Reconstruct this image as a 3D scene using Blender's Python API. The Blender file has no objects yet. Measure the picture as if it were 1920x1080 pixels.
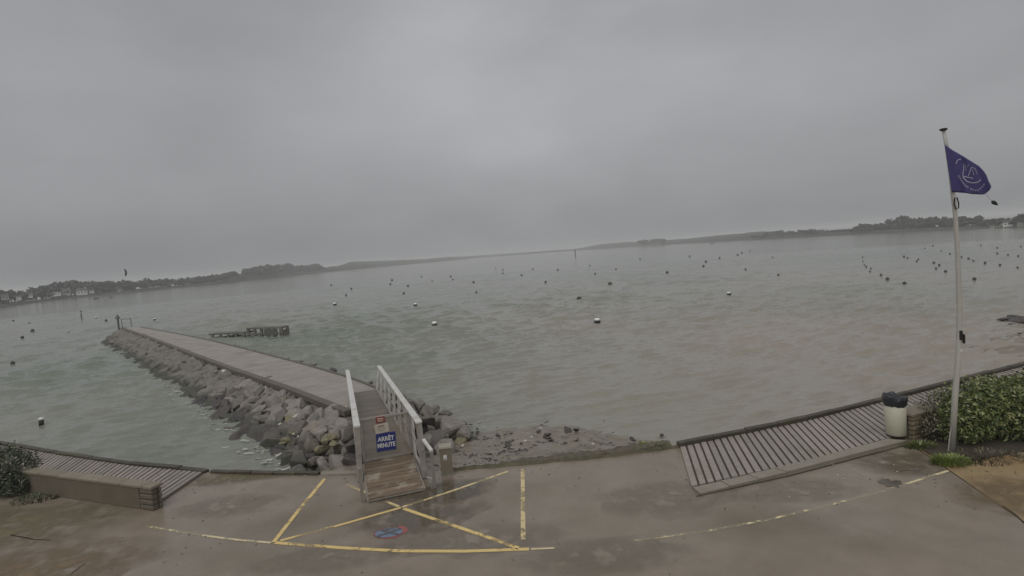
import bpy, bmesh, math, random
import numpy as np
from mathutils import Vector, Matrix, noise as mnoise

random.seed(7); rng = np.random.default_rng(7)
S = bpy.context.scene
COL = S.collection

# ------------------------------------------------------------------ camera, sky, sun, exposure
CAM_H, FOC = 5.0, 1000.0
ROLL = math.atan(151/1920)
PITCH = math.atan(66*math.cos(ROLL)/FOC)
FW = Vector((0, math.cos(PITCH), -math.sin(PITCH)))
_U = Vector((0, math.sin(PITCH), math.cos(PITCH))); _R = Vector((1, 0, 0))
CR = math.cos(ROLL)*_R - math.sin(ROLL)*_U
CU = math.sin(ROLL)*_R + math.cos(ROLL)*_U
cam = bpy.data.objects.new('camera', bpy.data.cameras.new('camera')); COL.objects.link(cam)
cam.matrix_world = Matrix(((CR.x, CU.x, -FW.x, 0), (CR.y, CU.y, -FW.y, 0), (CR.z, CU.z, -FW.z, CAM_H), (0, 0, 0, 1)))
cam.data.sensor_width = 36; cam.data.lens = 36*FOC/1920; cam.data.clip_start = 0.1; cam.data.clip_end = 20000
S.camera = cam

SUN_EL, SUN_ROT = math.radians(58), math.radians(205)
W = bpy.data.worlds.new('World'); S.world = W; W.use_nodes = True
nt = W.node_tree; nt.nodes.clear()
def N(t, typ, **kw):
    n = t.nodes.new(typ)
    for k, v in kw.items(): setattr(n, k, v)
    return n
sky = N(nt, 'ShaderNodeTexSky', sky_type='NISHITA', sun_disc=False, sun_elevation=SUN_EL, sun_rotation=SUN_ROT,
        altitude=0, air_density=1.0, dust_density=6.0, ozone_density=1.0)
hs = N(nt, 'ShaderNodeHueSaturation'); hs.inputs['Saturation'].default_value = 0.12
over = N(nt, 'ShaderNodeMixRGB', blend_type='MIX'); over.inputs[0].default_value = 0.86
over.inputs[2].default_value = (3.08, 3.12, 3.25, 1)          # the even cloud layer over the sky
tc = N(nt, 'ShaderNodeTexCoord'); mp = N(nt, 'ShaderNodeMapping'); mp.inputs['Scale'].default_value = (1.0, 1.0, 2.2)
n1 = N(nt, 'ShaderNodeTexNoise'); n1.inputs['Scale'].default_value = 1.7; n1.inputs['Detail'].default_value = 5; n1.inputs['Roughness'].default_value = 0.45
mr = N(nt, 'ShaderNodeMapRange'); mr.inputs[1].default_value = 0.3; mr.inputs[2].default_value = 0.72; mr.inputs[3].default_value = 0.80; mr.inputs[4].default_value = 1.22
cl = N(nt, 'ShaderNodeMixRGB', blend_type='MULTIPLY'); cl.inputs[0].default_value = 1
bg = N(nt, 'ShaderNodeBackground'); bg.inputs['Strength'].default_value = 0.10
wo = N(nt, 'ShaderNodeOutputWorld'); L = nt.links.new
L(sky.outputs[0], hs.inputs['Color']); L(hs.outputs[0], over.inputs[1]); L(tc.outputs['Generated'], mp.inputs[0])
L(mp.outputs[0], n1.inputs[0]); L(n1.outputs[0], mr.inputs[0]); L(over.outputs[0], cl.inputs[1]); 
pd = ray_dir = (FW*FOC+CR*40+CU*500).normalized()
dt = N(nt, 'ShaderNodeVectorMath', operation='DOT_PRODUCT'); dt.inputs[1].default_value = pd; L(tc.outputs['Generated'], dt.inputs[0])
pm = N(nt, 'ShaderNodeMapRange', interpolation_type='SMOOTHSTEP'); pm.inputs[1].default_value = .93; pm.inputs[2].default_value = 1.0; pm.inputs[3].default_value = 0; pm.inputs[4].default_value = .9
L(dt.outputs['Value'], pm.inputs[0])          # a thinner, paler stretch of cloud
n2_ = N(nt, 'ShaderNodeTexNoise'); n2_.inputs['Scale'].default_value = 5.0; n2_.inputs['Detail'].default_value = 6; L(mp.outputs[0], n2_.inputs[0])
m2_ = N(nt, 'ShaderNodeMath', operation='MULTIPLY'); L(pm.outputs[0], m2_.inputs[0]); L(n2_.outputs[0], m2_.inputs[1])
m3_ = N(nt, 'ShaderNodeMath', operation='MULTIPLY_ADD'); m3_.inputs[1].default_value = .36; L(m2_.outputs[0], m3_.inputs[0]); L(mr.outputs[0], m3_.inputs[2])
L(m3_.outputs[0], cl.inputs[2])
L(cl.outputs[0], bg.inputs[0]); L(bg.outputs[0], wo.inputs[0])

sun = bpy.data.objects.new('sun', bpy.data.lights.new('sun', 'SUN')); COL.objects.link(sun)
sun.data.energy = 1.0; sun.data.angle = math.radians(70); sun.data.color = (1.0, 0.97, 0.92)
sd = Vector((math.sin(SUN_ROT)*math.cos(SUN_EL), math.cos(SUN_ROT)*math.cos(SUN_EL), math.sin(SUN_EL)))
sun.rotation_euler = sd.to_track_quat('Z', 'Y').to_euler(); sun.location = (0, -5, 14)
S.view_settings.view_transform = 'Standard'; S.view_settings.look = 'None'
S.view_settings.exposure = 0.0; S.view_settings.gamma = 1.0; S.view_settings.use_curve_mapping = False
S.render.engine = 'CYCLES'; S.cycles.use_denoising = True; S.cycles.volume_bounces = 2; S.cycles.max_bounces = 8

# ------------------------------------------------------------------ surveying: sight lines of the photograph met with real planes
EYE = Vector((0, 0, CAM_H))
def ray(px, py): return FW*FOC + CR*(px-960) + CU*(540-py)
def P(px, py, z=0.0):
    d = ray(px, py); return EYE + d*((z-CAM_H)/d.z)
def Q(px, py, y):
    d = ray(px, py); return EYE + d*(y/d.y)
SEA = -0.9

# ------------------------------------------------------------------ object helpers
def link(name, me, parent=None):
    o = bpy.data.objects.new(name, me); COL.objects.link(o)
    if parent is not None: o.parent = parent
    return o
def tag(o, label=None, cat=None, group=None, kind=None):
    if label: o['label'] = label
    if cat: o['category'] = cat
    if group: o['group'] = group
    if kind: o['kind'] = kind
    return o
def thing(name, label, cat, loc=(0, 0, 0), rz=0.0, group=None):
    o = bpy.data.objects.new(name, None); COL.objects.link(o); o.location = loc; o.rotation_euler = (0, 0, rz)
    o.empty_display_size = 0.1
    return tag(o, label, cat, group)
class MB:
    def __init__(s): s.v = []; s.f = []
    def add(s, vs, fs):
        b = len(s.v); s.v += [tuple(x) for x in vs]; s.f += [tuple(b+i for i in f) for f in fs]; return s
    def hexa(s, q):      # eight corners, bottom four then top four
        return s.add(q, [(3, 2, 1, 0), (4, 5, 6, 7), (0, 1, 5, 4), (1, 2, 6, 5), (2, 3, 7, 6), (3, 0, 4, 7)])
    def box(s, c, d):
        x, y, z = c; a, b, e = d[0]/2, d[1]/2, d[2]/2
        return s.hexa([(x-a, y-b, z-e), (x+a, y-b, z-e), (x+a, y+b, z-e), (x-a, y+b, z-e), (x-a, y-b, z+e), (x+a, y-b, z+e), (x+a, y+b, z+e), (x-a, y+b, z+e)])
    def bar(s, p, q, w, h, up=(0, 0, 1)):
        p, q = Vector(p), Vector(q); d = (q-p).normalized(); u = Vector(up)
        if abs(d.dot(u)) > 0.98: u = Vector((0, 1, 0))
        r = d.cross(u).normalized()*w/2; u2 = r.cross(d).normalized()*h/2
        return s.hexa([p-r-u2, p+r-u2, q+r-u2, q-r-u2, p-r+u2, p+r+u2, q+r+u2, q-r+u2])
    def tube(s, pts, rad, n=10):
        pts = [Vector(p) for p in pts]; rad = rad if hasattr(rad, '__len__') else [rad]*len(pts)
        vs = []; fs = []
        for i, p in enumerate(pts):
            d = (pts[min(i+1, len(pts)-1)]-pts[max(i-1, 0)]).normalized()
            a = d.cross(Vector((0, 0, 1)) if abs(d.z) < 0.9 else Vector((1, 0, 0))).normalized(); b = d.cross(a)
            for k in range(n):
                t = 2*math.pi*k/n; vs.append(p+(a*math.cos(t)+b*math.sin(t))*rad[i])
        for i in range(len(pts)-1):
            for k in range(n):
                fs.append((i*n+k, i*n+(k+1) % n, (i+1)*n+(k+1) % n, (i+1)*n+k))
        fs.append(tuple(range(n))[::-1]); fs.append(tuple((len(pts)-1)*n+k for k in range(n)))
        return s.add(vs, fs)
    def lathe(s, prof, n=20, c=(0, 0, 0)):
        vs = []; fs = []
        for r, z in prof:
            for k in range(n):
                t = 2*math.pi*k/n; vs.append((c[0]+r*math.cos(t), c[1]+r*math.sin(t), c[2]+z))
        for i in range(len(prof)-1):
            for k in range(n): fs.append((i*n+k, i*n+(k+1) % n, (i+1)*n+(k+1) % n, (i+1)*n+k))
        fs.append(tuple(range(n))[::-1]); fs.append(tuple((len(prof)-1)*n+k for k in range(n)))
        return s.add(vs, fs)
    def mesh(s, name, mat=None, smooth=False, bevel=0.0):
        me = bpy.data.meshes.new(name); me.from_pydata(s.v, [], s.f)
        if bevel:
            bm = bmesh.new(); bm.from_mesh(me)
            bmesh.ops.bevel(bm, geom=[e for e in bm.edges], offset=bevel, segments=1, affect='EDGES', clamp_overlap=True)
            bm.to_mesh(me); bm.free()
        if mat: me.materials.append(mat)
        if smooth: me.polygons.foreach_set('use_smooth', [True]*len(me.polygons))
        me.update(); return me
    def build(s, name, mat, parent=None, smooth=False, bevel=0.0):
        return link(name, s.mesh(name, mat, smooth, bevel), parent)
def np_mesh(name, verts, quads, mat, smooth=True):
    me = bpy.data.meshes.new(name)
    me.vertices.add(len(verts)); me.vertices.foreach_set('co', np.asarray(verts, np.float32).ravel())
    q = np.asarray(quads, np.int32); k = q.shape[1]
    me.loops.add(q.size); me.loops.foreach_set('vertex_index', q.ravel())
    me.polygons.add(len(q)); me.polygons.foreach_set('loop_start', np.arange(0, q.size, k, dtype=np.int32))
    me.polygons.foreach_set('loop_total', np.full(len(q), k, np.int32))
    me.polygons.foreach_set('use_smooth', np.full(len(q), smooth, bool))
    me.materials.append(mat); me.update(calc_edges=True); return me
def grid_quads(nr, nc):
    i = np.arange(nr-1)[:, None]*nc+np.arange(nc-1)[None, :]
    return np.stack([i, i+1, i+nc+1, i+nc], -1).reshape(-1, 4)
def lerp_poly(pts, n):
    pts = [Vector(p) for p in pts]; d = [0]
    for a, b in zip(pts, pts[1:]): d.append(d[-1]+(b-a).length)
    out = []
    for t in np.linspace(0, d[-1], n):
        i = min(max(k for k in range(len(d)) if d[k] <= t+1e-9), len(pts)-2)
        out.append(pts[i].lerp(pts[i+1], (t-d[i])/(d[i+1]-d[i])))
    return out

# ------------------------------------------------------------------ materials
def mat(name, c1, c2=None, rough=0.6, scale=4.0, bump=0.0, bscale=None, objrand=0.0, spec=0.5, metallic=0.0, rough2=None,
        stretch=(1, 1, 1), c3=None, c3scale=1.0, c3lo=0.55, c3hi=0.75, detail=6.0, coat=0.0, tide=False):
    m = bpy.data.materials.new(name); m.use_nodes = True; t = m.node_tree; b = t.nodes['Principled BSDF']; l = t.links.new
    b.inputs['Roughness'].default_value = rough; b.inputs['Metallic'].default_value = metallic
    b.inputs['Specular IOR Level'].default_value = spec; b.inputs['Coat Weight'].default_value = coat
    c2 = c2 or c1
    co = N(t, 'ShaderNodeTexCoord'); mp = N(t, 'ShaderNodeMapping'); mp.inputs['Scale'].default_value = stretch
    l(co.outputs['Object'], mp.inputs[0])
    nz = N(t, 'ShaderNodeTexNoise'); nz.inputs['Scale'].default_value = scale; nz.inputs['Detail'].default_value = detail; nz.inputs['Roughness'].default_value = 0.65
    l(mp.outputs[0], nz.inputs[0])
    rp = N(t, 'ShaderNodeMapRange'); rp.inputs[1].default_value = 0.32; rp.inputs[2].default_value = 0.68; l(nz.outputs[0], rp.inputs[0])
    mx = N(t, 'ShaderNodeMixRGB'); mx.inputs[1].default_value = (*c1, 1); mx.inputs[2].default_value = (*c2, 1); l(rp.outputs[0], mx.inputs[0])
    out = mx.outputs[0]
    if c3:
        n3 = N(t, 'ShaderNodeTexNoise'); n3.inputs['Scale'].default_value = c3scale; n3.inputs['Detail'].default_value = 5; l(co.outputs['Object'], n3.inputs[0])
        r3 = N(t, 'ShaderNodeMapRange'); r3.inputs[1].default_value = c3lo; r3.inputs[2].default_value = c3hi; l(n3.outputs[0], r3.inputs[0])
        m3 = N(t, 'ShaderNodeMixRGB'); m3.inputs[2].default_value = (*c3, 1); l(r3.outputs[0], m3.inputs[0]); l(out, m3.inputs[1]); out = m3.outputs[0]
    if objrand:
        oi = N(t, 'ShaderNodeObjectInfo'); r = N(t, 'ShaderNodeMapRange'); r.inputs[3].default_value = 1-objrand; r.inputs[4].default_value = 1+objrand
        l(oi.outputs['Random'], r.inputs[0]); mm = N(t, 'ShaderNodeMixRGB', blend_type='MULTIPLY'); mm.inputs[0].default_value = 1
        l(out, mm.inputs[1]); l(r.outputs[0], mm.inputs[2]); out = mm.outputs[0]
    if tide:      # weed and slime grown below the high water line
        ge = N(t, 'ShaderNodeNewGeometry'); sz = N(t, 'ShaderNodeSeparateXYZ'); l(ge.outputs['Position'], sz.inputs[0])
        nn = N(t, 'ShaderNodeMath', operation='MULTIPLY_ADD'); nn.inputs[1].default_value = .35; l(nz.outputs[0], nn.inputs[0]); l(sz.outputs[2], nn.inputs[2])
        tr_ = N(t, 'ShaderNodeMapRange'); tr_.inputs[1].default_value = -.30; tr_.inputs[2].default_value = -.52; tr_.inputs[3].default_value = 0; tr_.inputs[4].default_value = .88; l(nn.outputs[0], tr_.inputs[0])
        mt = N(t, 'ShaderNodeMixRGB'); mt.inputs[2].default_value = (.048, .052, .038, 1); l(tr_.outputs[0], mt.inputs[0]); l(out, mt.inputs[1]); out = mt.outputs[0]
    l(out, b.inputs['Base Color'])
    if rough2 is not None:
        rr = N(t, 'ShaderNodeMapRange'); rr.inputs[1].default_value = 0.35; rr.inputs[2].default_value = 0.65; rr.inputs[3].default_value = rough; rr.inputs[4].default_value = rough2
        n4 = N(t, 'ShaderNodeTexNoise'); n4.inputs['Scale'].default_value = c3scale*1.7; n4.inputs['Detail'].default_value = 4
        l(co.outputs['Object'], n4.inputs[0]); l(n4.outputs[0], rr.inputs[0]); l(rr.outputs[0], b.inputs['Roughness'])
    if bump:
        nb = N(t, 'ShaderNodeTexNoise'); nb.inputs['Scale'].default_value = bscale or scale*4; nb.inputs['Detail'].default_value = 5
        l(mp.outputs[0], nb.inputs[0]); bp = N(t, 'ShaderNodeBump'); bp.inputs['Strength'].default_value = bump; bp.inputs['Distance'].default_value = 0.02
        l(nb.outputs[0], bp.inputs['Height']); l(bp.outputs[0], b.inputs['Normal'])
    return m

M = {}
M['concrete'] = mat('wet_concrete', (.212, .176, .135), (.272, .228, .179), rough=.13, rough2=.42, scale=1.3, detail=13, bump=.22, bscale=38, c3=(.16, .128, .088), c3scale=.35, c3lo=.5, c3hi=.72)
M['apron'] = mat('brown_wet_concrete', (.31, .225, .125), (.37, .275, .16), rough=.25, rough2=.5, scale=1.6, bump=.15, bscale=30, c3=(.33, .21, .11), c3scale=.5, c3lo=.45, c3hi=.7)
M['ochre'] = mat('ochre_gravel', (.19, .135, .065), (.13, .095, .05), rough=.6, scale=9, bump=.5, bscale=60, c3=(.22, .13, .05), c3scale=.8)
M['gap'] = mat('dirty_joint_and_shadow', (.035, .03, .022), (.05, .045, .03), rough=.8)
M['moss'] = mat('mossy_edge', (.075, .066, .036), (.12, .105, .06), rough=.7, scale=6, bump=.5, c3=(.06, .055, .03), c3scale=2.5)
M['plank'] = mat('grey_wet_timber', (.26, .225, .198), (.34, .298, .262), rough=.4, scale=3, stretch=(3, 3, 1), objrand=.12, bump=.35, c3=(.22, .20, .14), c3scale=.9)
M['beam'] = mat('dark_edge_beam', (.05, .042, .032), (.085, .07, .048), rough=.55, scale=3, bump=.4, objrand=.15, c3=(.07, .075, .03), c3scale=1.2)
M['bearer'] = mat('dark_bearer', (.07, .058, .048), (.10, .085, .07), rough=.6)
M['kerb'] = mat('pale_kerb', (.23, .205, .16), (.28, .25, .20), rough=.45, scale=3, bump=.2, c3=(.16, .135, .09), c3scale=1)
M['sand'] = mat('wet_sand', (.19, .162, .125), (.25, .215, .168), rough=.3, rough2=.6, scale=2.2, bump=.35, bscale=9, c3=(.115, .10, .075), c3scale=1.6, detail=10)
M['rock'] = mat('grey_rock', (.15, .134, .120), (.235, .212, .19), rough=.55, scale=3.5, bump=.7, bscale=7, objrand=.38, c3=(.14, .125, .08), c3scale=1.1, tide=True)
M['rock_far'] = mat('mixed_rock', (.13, .12, .108), (.23, .207, .185), rough=.6, scale=1.6, bump=.6, bscale=7, c3=(.12, .115, .095), c3scale=.8, tide=True)
M['rock_brown'] = mat('brown_rock', (.15, .132, .108), (.21, .185, .155), rough=.6, scale=3.5, bump=.7, bscale=7, objrand=.3, c3=(.12, .115, .07), c3scale=1.2, tide=True)
M['rock_dark'] = mat('wet_dark_rock', (.045, .038, .035), (.085, .075, .068), rough=.45, scale=4, bump=.6, bscale=9, objrand=.3)
M['rock_lichen'] = mat('lichen_rock', (.235, .215, .115), (.16, .145, .10), rough=.75, scale=5, bump=.6, bscale=9, c3=(.42, .40, .28), c3scale=3)
M['rock_pale'] = mat('pale_stone', (.46, .44, .38), (.6, .58, .52), rough=.6, scale=4, bump=.3)
M['core'] = mat('dark_rubble', (.045, .04, .033), (.075, .068, .055), rough=.85, scale=3, bump=.8)
M['weed'] = mat('sea_wrack', (.085, .074, .05), (.135, .115, .082), rough=.55, scale=8, bump=.8)
M['pier_deck'] = mat('pinkish_wet_deck', (.275, .240, .208), (.325, .284, .248), rough=.22, rough2=.5, scale=2.0, bump=.12, objrand=.03, c3=(.215, .185, .15), c3scale=.6, detail=10)
M['pier_beam'] = mat('pier_edge_timber', (.10, .085, .065), (.15, .13, .10), rough=.6, scale=3, bump=.3)
M['gang_deck'] = mat('gangway_boards', (.16, .135, .108), (.215, .185, .15), rough=.5, scale=4, objrand=.16, bump=.3)
M['ramp'] = mat('weathered_ramp_boards', (.26, .205, .145), (.155, .10, .062), rough=.5, scale=2.6, stretch=(1, 5, 1), objrand=.2, bump=.5, c3=(.36, .32, .25), c3scale=2.6, c3lo=.55, c3hi=.68)
M['alu'] = mat('dull_aluminium', (.30, .275, .245), (.40, .37, .335), rough=.42, scale=6, metallic=.15, c3=(.20, .15, .105), c3scale=3.5, c3lo=.58, c3hi=.78)
M['alu_white'] = mat('pale_aluminium', (.60, .585, .56), (.70, .69, .665), rough=.4, scale=6, c3=(.44, .40, .33), c3scale=2.5, c3lo=.52, c3hi=.78)
M['alu_dark'] = mat('weathered_aluminium', (.22, .20, .17), (.30, .275, .24), rough=.5, scale=6)
M['mesh'] = mat('gate_mesh', (.28, .25, .20), (.34, .305, .245), rough=.6)
M['bluesign'] = mat('blue_sign', (.020, .032, .17), (.026, .04, .2), rough=.4)
M['white'] = mat('white_print', (.72, .72, .70), rough=.5)
M['redsign'] = mat('red_sign', (.22, .025, .028), (.26, .03, .03), rough=.45)
M['paper'] = mat('notice_paper', (.52, .48, .39), (.58, .54, .45), rough=.6)
M['ink'] = mat('faded_ink', (.27, .17, .14), rough=.7)
M['ink2'] = mat('grey_ink', (.28, .26, .22), rough=.7)
M['pedestal'] = mat('khaki_steel', (.205, .180, .128), (.24, .212, .155), rough=.45, scale=5)
M['pedestal_top'] = mat('pale_khaki_steel', (.34, .315, .25), rough=.45)
M['bin'] = mat('cream_bin', (.44, .425, .325), (.49, .475, .37), rough=.45, scale=3, c3=(.38, .36, .26), c3scale=2)
M['bag'] = mat('black_bag', (.018, .021, .027), (.03, .035, .042), rough=.28, scale=9, bump=.6, bscale=14)
M['pole'] = mat('grey_painted_pole', (.42, .41, .37), (.50, .49, .45), rough=.4, scale=3, stretch=(1, 1, .4))
M['black'] = mat('black_rubber', (.006, .006, .006), (.01, .01, .01), rough=.5)
M['steel'] = mat('grey_steel', (.09, .09, .085), (.13, .13, .12), rough=.5)
M['flag'] = mat('indigo_flag', (.048, .042, .15), (.062, .054, .185), rough=.75, scale=8)
M['emblem'] = mat('pale_emblem', (.42, .40, .52), rough=.8)
M['yellow_leaf'] = mat('dull', (.1, .1, .05))
M['buoy_black'] = mat('black_buoy', (.012, .013, .013), (.025, .025, .025), rough=.4)
M['buoy_white'] = mat('white_buoy', (.88, .88, .85), (.8, .8, .77), rough=.4)
M['buoy_grey'] = mat('dark_buoy', (.035, .033, .032), (.055, .05, .048), rough=.5, objrand=.4)
M['jetty'] = mat('jetty_timber', (.13, .122, .105), (.19, .178, .155), rough=.6, scale=2)
M['house'] = mat('white_render', (.80, .79, .76), (.74, .73, .70), rough=.7, scale=.5)
M['house2'] = mat('beige_render', (.42, .40, .34), (.36, .34, .29), rough=.7, scale=.5)
M['slate'] = mat('slate_roof', (.06, .062, .068), (.085, .085, .09), rough=.6, scale=1)
M['glass'] = mat('window_glass', (.03, .035, .04), rough=.1)
M['land'] = mat('far_land', (.050, .056, .040), (.075, .078, .055), rough=.9, scale=.05)
M['landhaze'] = mat('far_hill', (.055, .06, .05), (.07, .072, .06), rough=.9, scale=.02)
M['bark'] = mat('bark', (.06, .05, .04), (.09, .075, .06), rough=.9, scale=8, bump=.4)
M['puddle'] = mat('dark_puddle', (.075, .06, .04), (.11, .09, .065), rough=.12, scale=5)
M['crack'] = mat('crack', (.03, .025, .02), rough=.9)
M['kite'] = mat('kite_fabric', (.05, .055, .06), rough=.6)
M['stone'] = mat('wall_stone', (.19, .15, .092), (.26, .21, .14), rough=.65, scale=4, bump=.6, bscale=12, objrand=.25)
M['coping'] = mat('wall_coping', (.205, .176, .128), (.25, .218, .163), rough=.55, scale=3, bump=.4, objrand=.1)
M['render'] = mat('wall_render', (.125, .107, .076), (.16, .137, .10), rough=.6, scale=2, bump=.3)
M['mortar'] = mat('mortar', (.07, .06, .042), (.09, .078, .055), rough=.9)
M['soil'] = mat('soil', (.045, .036, .026), (.07, .056, .038), rough=.9, scale=8, bump=.8)
def leafmat(name, a, b, hi):
    m = bpy.data.materials.new(name); m.use_nodes = True; t = m.node_tree; p = t.nodes['Principled BSDF']; l = t.links.new
    g = N(t, 'ShaderNodeNewGeometry'); r = N(t, 'ShaderNodeValToRGB'); e = r.color_ramp.elements
    e[0].color = (*a, 1); e[1].color = (*hi, 1); e[1].position = 1.0; k = e.new(.68); k.color = (*b, 1)
    l(g.outputs['Random Per Island'], r.inputs[0]); l(r.outputs[0], p.inputs['Base Color'])
    p.inputs['Roughness'].default_value = .42; p.inputs['Specular IOR Level'].default_value = .5
    return m
M['leaf'] = leafmat('glossy_leaf', (.030, .058, .012), (.135, .172, .038), (.40, .40, .21))
M['leaf_dark'] = leafmat('dark_leaf', (.020, .034, .014), (.055, .075, .03), (.16, .17, .11))
M['leaf_dry'] = leafmat('brownish_leaf', (.05, .042, .026), (.10, .092, .05), (.36, .34, .24))
M['grass'] = leafmat('bright_grass', (.10, .15, .025), (.19, .25, .05), (.34, .34, .16))
M['bloom'] = mat('pale_blossom', (.55, .5, .48), rough=.7)
M['tree_leaf'] = leafmat('far_tree_leaf', (.020, .026, .017), (.046, .052, .032), (.075, .08, .05))

def paint(name, col, keep, scale=5.0, amin=0.0):     # worn road paint: where it has worn off the slab below shows
    m = bpy.data.materials.new(name); m.use_nodes = True; t = m.node_tree; b = t.nodes['Principled BSDF']; l = t.links.new
    co = N(t, 'ShaderNodeTexCoord'); n = N(t, 'ShaderNodeTexNoise'); n.inputs['Scale'].default_value = scale; n.inputs['Detail'].default_value = 8; n.inputs['Roughness'].default_value = .7
    n2 = N(t, 'ShaderNodeTexNoise'); n2.inputs['Scale'].default_value = 1.1; n2.inputs['Detail'].default_value = 2
    l(co.outputs['Object'], n.inputs[0]); l(co.outputs['Object'], n2.inputs[0])
    a = N(t, 'ShaderNodeMath', operation='ADD'); l(n.outputs[0], a.inputs[0]); l(n2.outputs[0], a.inputs[1])
    r = N(t, 'ShaderNodeMapRange'); r.inputs[1].default_value = keep; r.inputs[2].default_value = keep+.10; r.inputs[3].default_value = amin; l(a.outputs[0], r.inputs[0])
    mx = N(t, 'ShaderNodeMixRGB'); mx.inputs[1].default_value = (*[c*.62 for c in col], 1); mx.inputs[2].default_value = (*col, 1)
    l(n.outputs[0], mx.inputs[0]); l(mx.outputs[0], b.inputs['Base Color']); b.inputs['Roughness'].default_value = .4
    tr = N(t, 'ShaderNodeBsdfTransparent'); ms = N(t, 'ShaderNodeMixShader'); o = t.nodes['Material Output']
    l(r.outputs[0], ms.inputs[0]); l(tr.outputs[0], ms.inputs[1]); l(b.outputs[0], ms.inputs[2]); l(ms.outputs[0], o.inputs[0]); return m
M['yellow'] = paint('yellow_paint', (.92, .68, .27), .86, 7, .22)
M['yellow_worn'] = paint('worn_yellow_paint', (.84, .68, .36), .93, 8, .3)
M['white_worn'] = paint('worn_white_paint', (.82, .71, .44), .97, 8, .16)
M['yellow_broken'] = paint('broken_yellow_paint', (.92, .68, .27), .94, 5, .2)
M['sym_blue'] = paint('worn_blue_paint', (.19, .25, .36), .84, 9, .25)
M['sym_red'] = paint('worn_red_paint', (.40, .12, .11), .95, 7, .1)
M['sym_dark'] = paint('worn_grey_paint', (.13, .135, .135), .9, 9, .2)

def water_mat():
    m = bpy.data.materials.new('sea_water'); m.use_nodes = True; t = m.node_tree; b = t.nodes['Principled BSDF']; l = t.links.new
    co = N(t, 'ShaderNodeTexCoord')
    n = N(t, 'ShaderNodeTexNoise'); n.inputs['Scale'].default_value = .035; n.inputs['Detail'].default_value = 3; l(co.outputs['Object'], n.inputs[0])
    # silt: browner towards the beach and the right-hand shore, greener out in the bay
    sx = N(t, 'ShaderNodeSeparateXYZ'); l(co.outputs['Object'], sx.inputs[0])
    gx = N(t, 'ShaderNodeMapRange'); gx.inputs[1].default_value = -12; gx.inputs[2].default_value = 14; l(sx.outputs[0], gx.inputs[0])
    gy = N(t, 'ShaderNodeMapRange'); gy.inputs[1].default_value = 95; gy.inputs[2].default_value = 15; l(sx.outputs[1], gy.inputs[0])
    mu = N(t, 'ShaderNodeMath', operation='MULTIPLY'); l(gx.outputs[0], mu.inputs[0]); l(gy.outputs[0], mu.inputs[1])
    ad = N(t, 'ShaderNodeMath', operation='MULTIPLY_ADD'); ad.inputs[1].default_value = .7; l(mu.outputs[0], ad.inputs[0])
    r2 = N(t, 'ShaderNodeMapRange'); r2.inputs[1].default_value = .35; r2.inputs[2].default_value = .65; r2.inputs[3].default_value = 0; r2.inputs[4].default_value = .4
    l(n.outputs[0], r2.inputs[0]); l(r2.outputs[0], ad.inputs[2])
    mx = N(t, 'ShaderNodeMixRGB'); mx.inputs[1].default_value = (.178, .208, .168, 1); mx.inputs[2].default_value = (.335, .292, .252, 1); l(ad.outputs[0], mx.inputs[0])
    l(mx.outputs[0], b.inputs['Base Color']); b.inputs['Roughness'].default_value = .09; b.inputs['IOR'].default_value = 1.35
    mp = N(t, 'ShaderNodeMapping'); mp.inputs['Scale'].default_value = (.8, 1.5, 1); mp.inputs['Rotation'].default_value = (0, 0, .18); l(co.outputs['Object'], mp.inputs[0])
    nb = N(t, 'ShaderNodeTexNoise'); nb.inputs['Scale'].default_value = 4.2; nb.inputs['Detail'].default_value = 4; nb.inputs['Roughness'].default_value = .6; l(mp.outputs[0], nb.inputs[0])
    bp = N(t, 'ShaderNodeBump'); bp.inputs['Strength'].default_value = .5; bp.inputs['Distance'].default_value = .06
    l(nb.outputs[0], bp.inputs['Height']); l(bp.outputs[0], b.inputs['Normal']); return m
M['water'] = water_mat()

# ------------------------------------------------------------------ sea
def sea():
    r = np.concatenate([10.5*np.exp(np.linspace(0, math.log(170/10.5), 900)), 170*np.exp(np.linspace(0, math.log(3150/170), 150))[1:]])
    nr, nc = len(r), 840; a = np.radians(np.linspace(-66, 66, nc))
    X = r[:, None]*np.sin(a)[None]; Y = r[:, None]*np.cos(a)[None]; Z = np.zeros_like(X)
    cell = np.maximum(r*(a[1]-a[0]), np.gradient(r))[:, None]
    def field(n, l0, l1, mean, spread, weight):
        out = np.zeros_like(X); var = 0.0
        for k in range(n):
            lam = l0*(l1/l0)**rng.random(); th = math.radians(rng.normal(mean, spread)); kk = 2*math.pi/lam; a_ = weight(lam)*rng.uniform(.5, 1.4)
            out += a_*np.clip((lam/cell-1.8)/2.0, 0, 1)*np.sin(kk*(math.cos(th)*X+math.sin(th)*Y)+rng.random()*6.283); var += a_*a_/2
        return out, math.sqrt(var)
    Z = field(46, .26, 1.9, 104, 24, lambda l: .0068*l**.9)[0]
    for l0, l1, hgt, cut in ((.42, .75, .075, .85), (.75, 1.3, .13, 1.0), (1.5, 2.8, .13, 1.25)):      # short steep crests standing out of the chop
        n_, sd_ = field(22, l0, l1, 110, 13, lambda l: 1.0); n_ = n_/sd_
        Z += hgt*np.clip(n_-cut, 0, 1.2)**1.1
    gust = np.array([[mnoise.noise((x*.045, y*.03, 1.7)) for x in np.linspace(-80, 80, 60)] for y in np.linspace(0, 160, 60)])
    gi = np.clip((Y/160*59).astype(int), 0, 59); gj = np.clip(((X+80)/160*59).astype(int), 0, 59)
    calm = (np.clip((r-10)/10, .5, 1)*np.interp(r, [32, 75, 140], [1, .5, .4]))[:, None]*(1+.8*gust[gi, gj])
    V = np.stack([X, Y, SEA+Z*calm], -1).reshape(-1, 3)
    o = link('sea', np_mesh('sea', V, grid_quads(nr, nc), M['water'])); tag(o, kind='structure')
sea()

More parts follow.
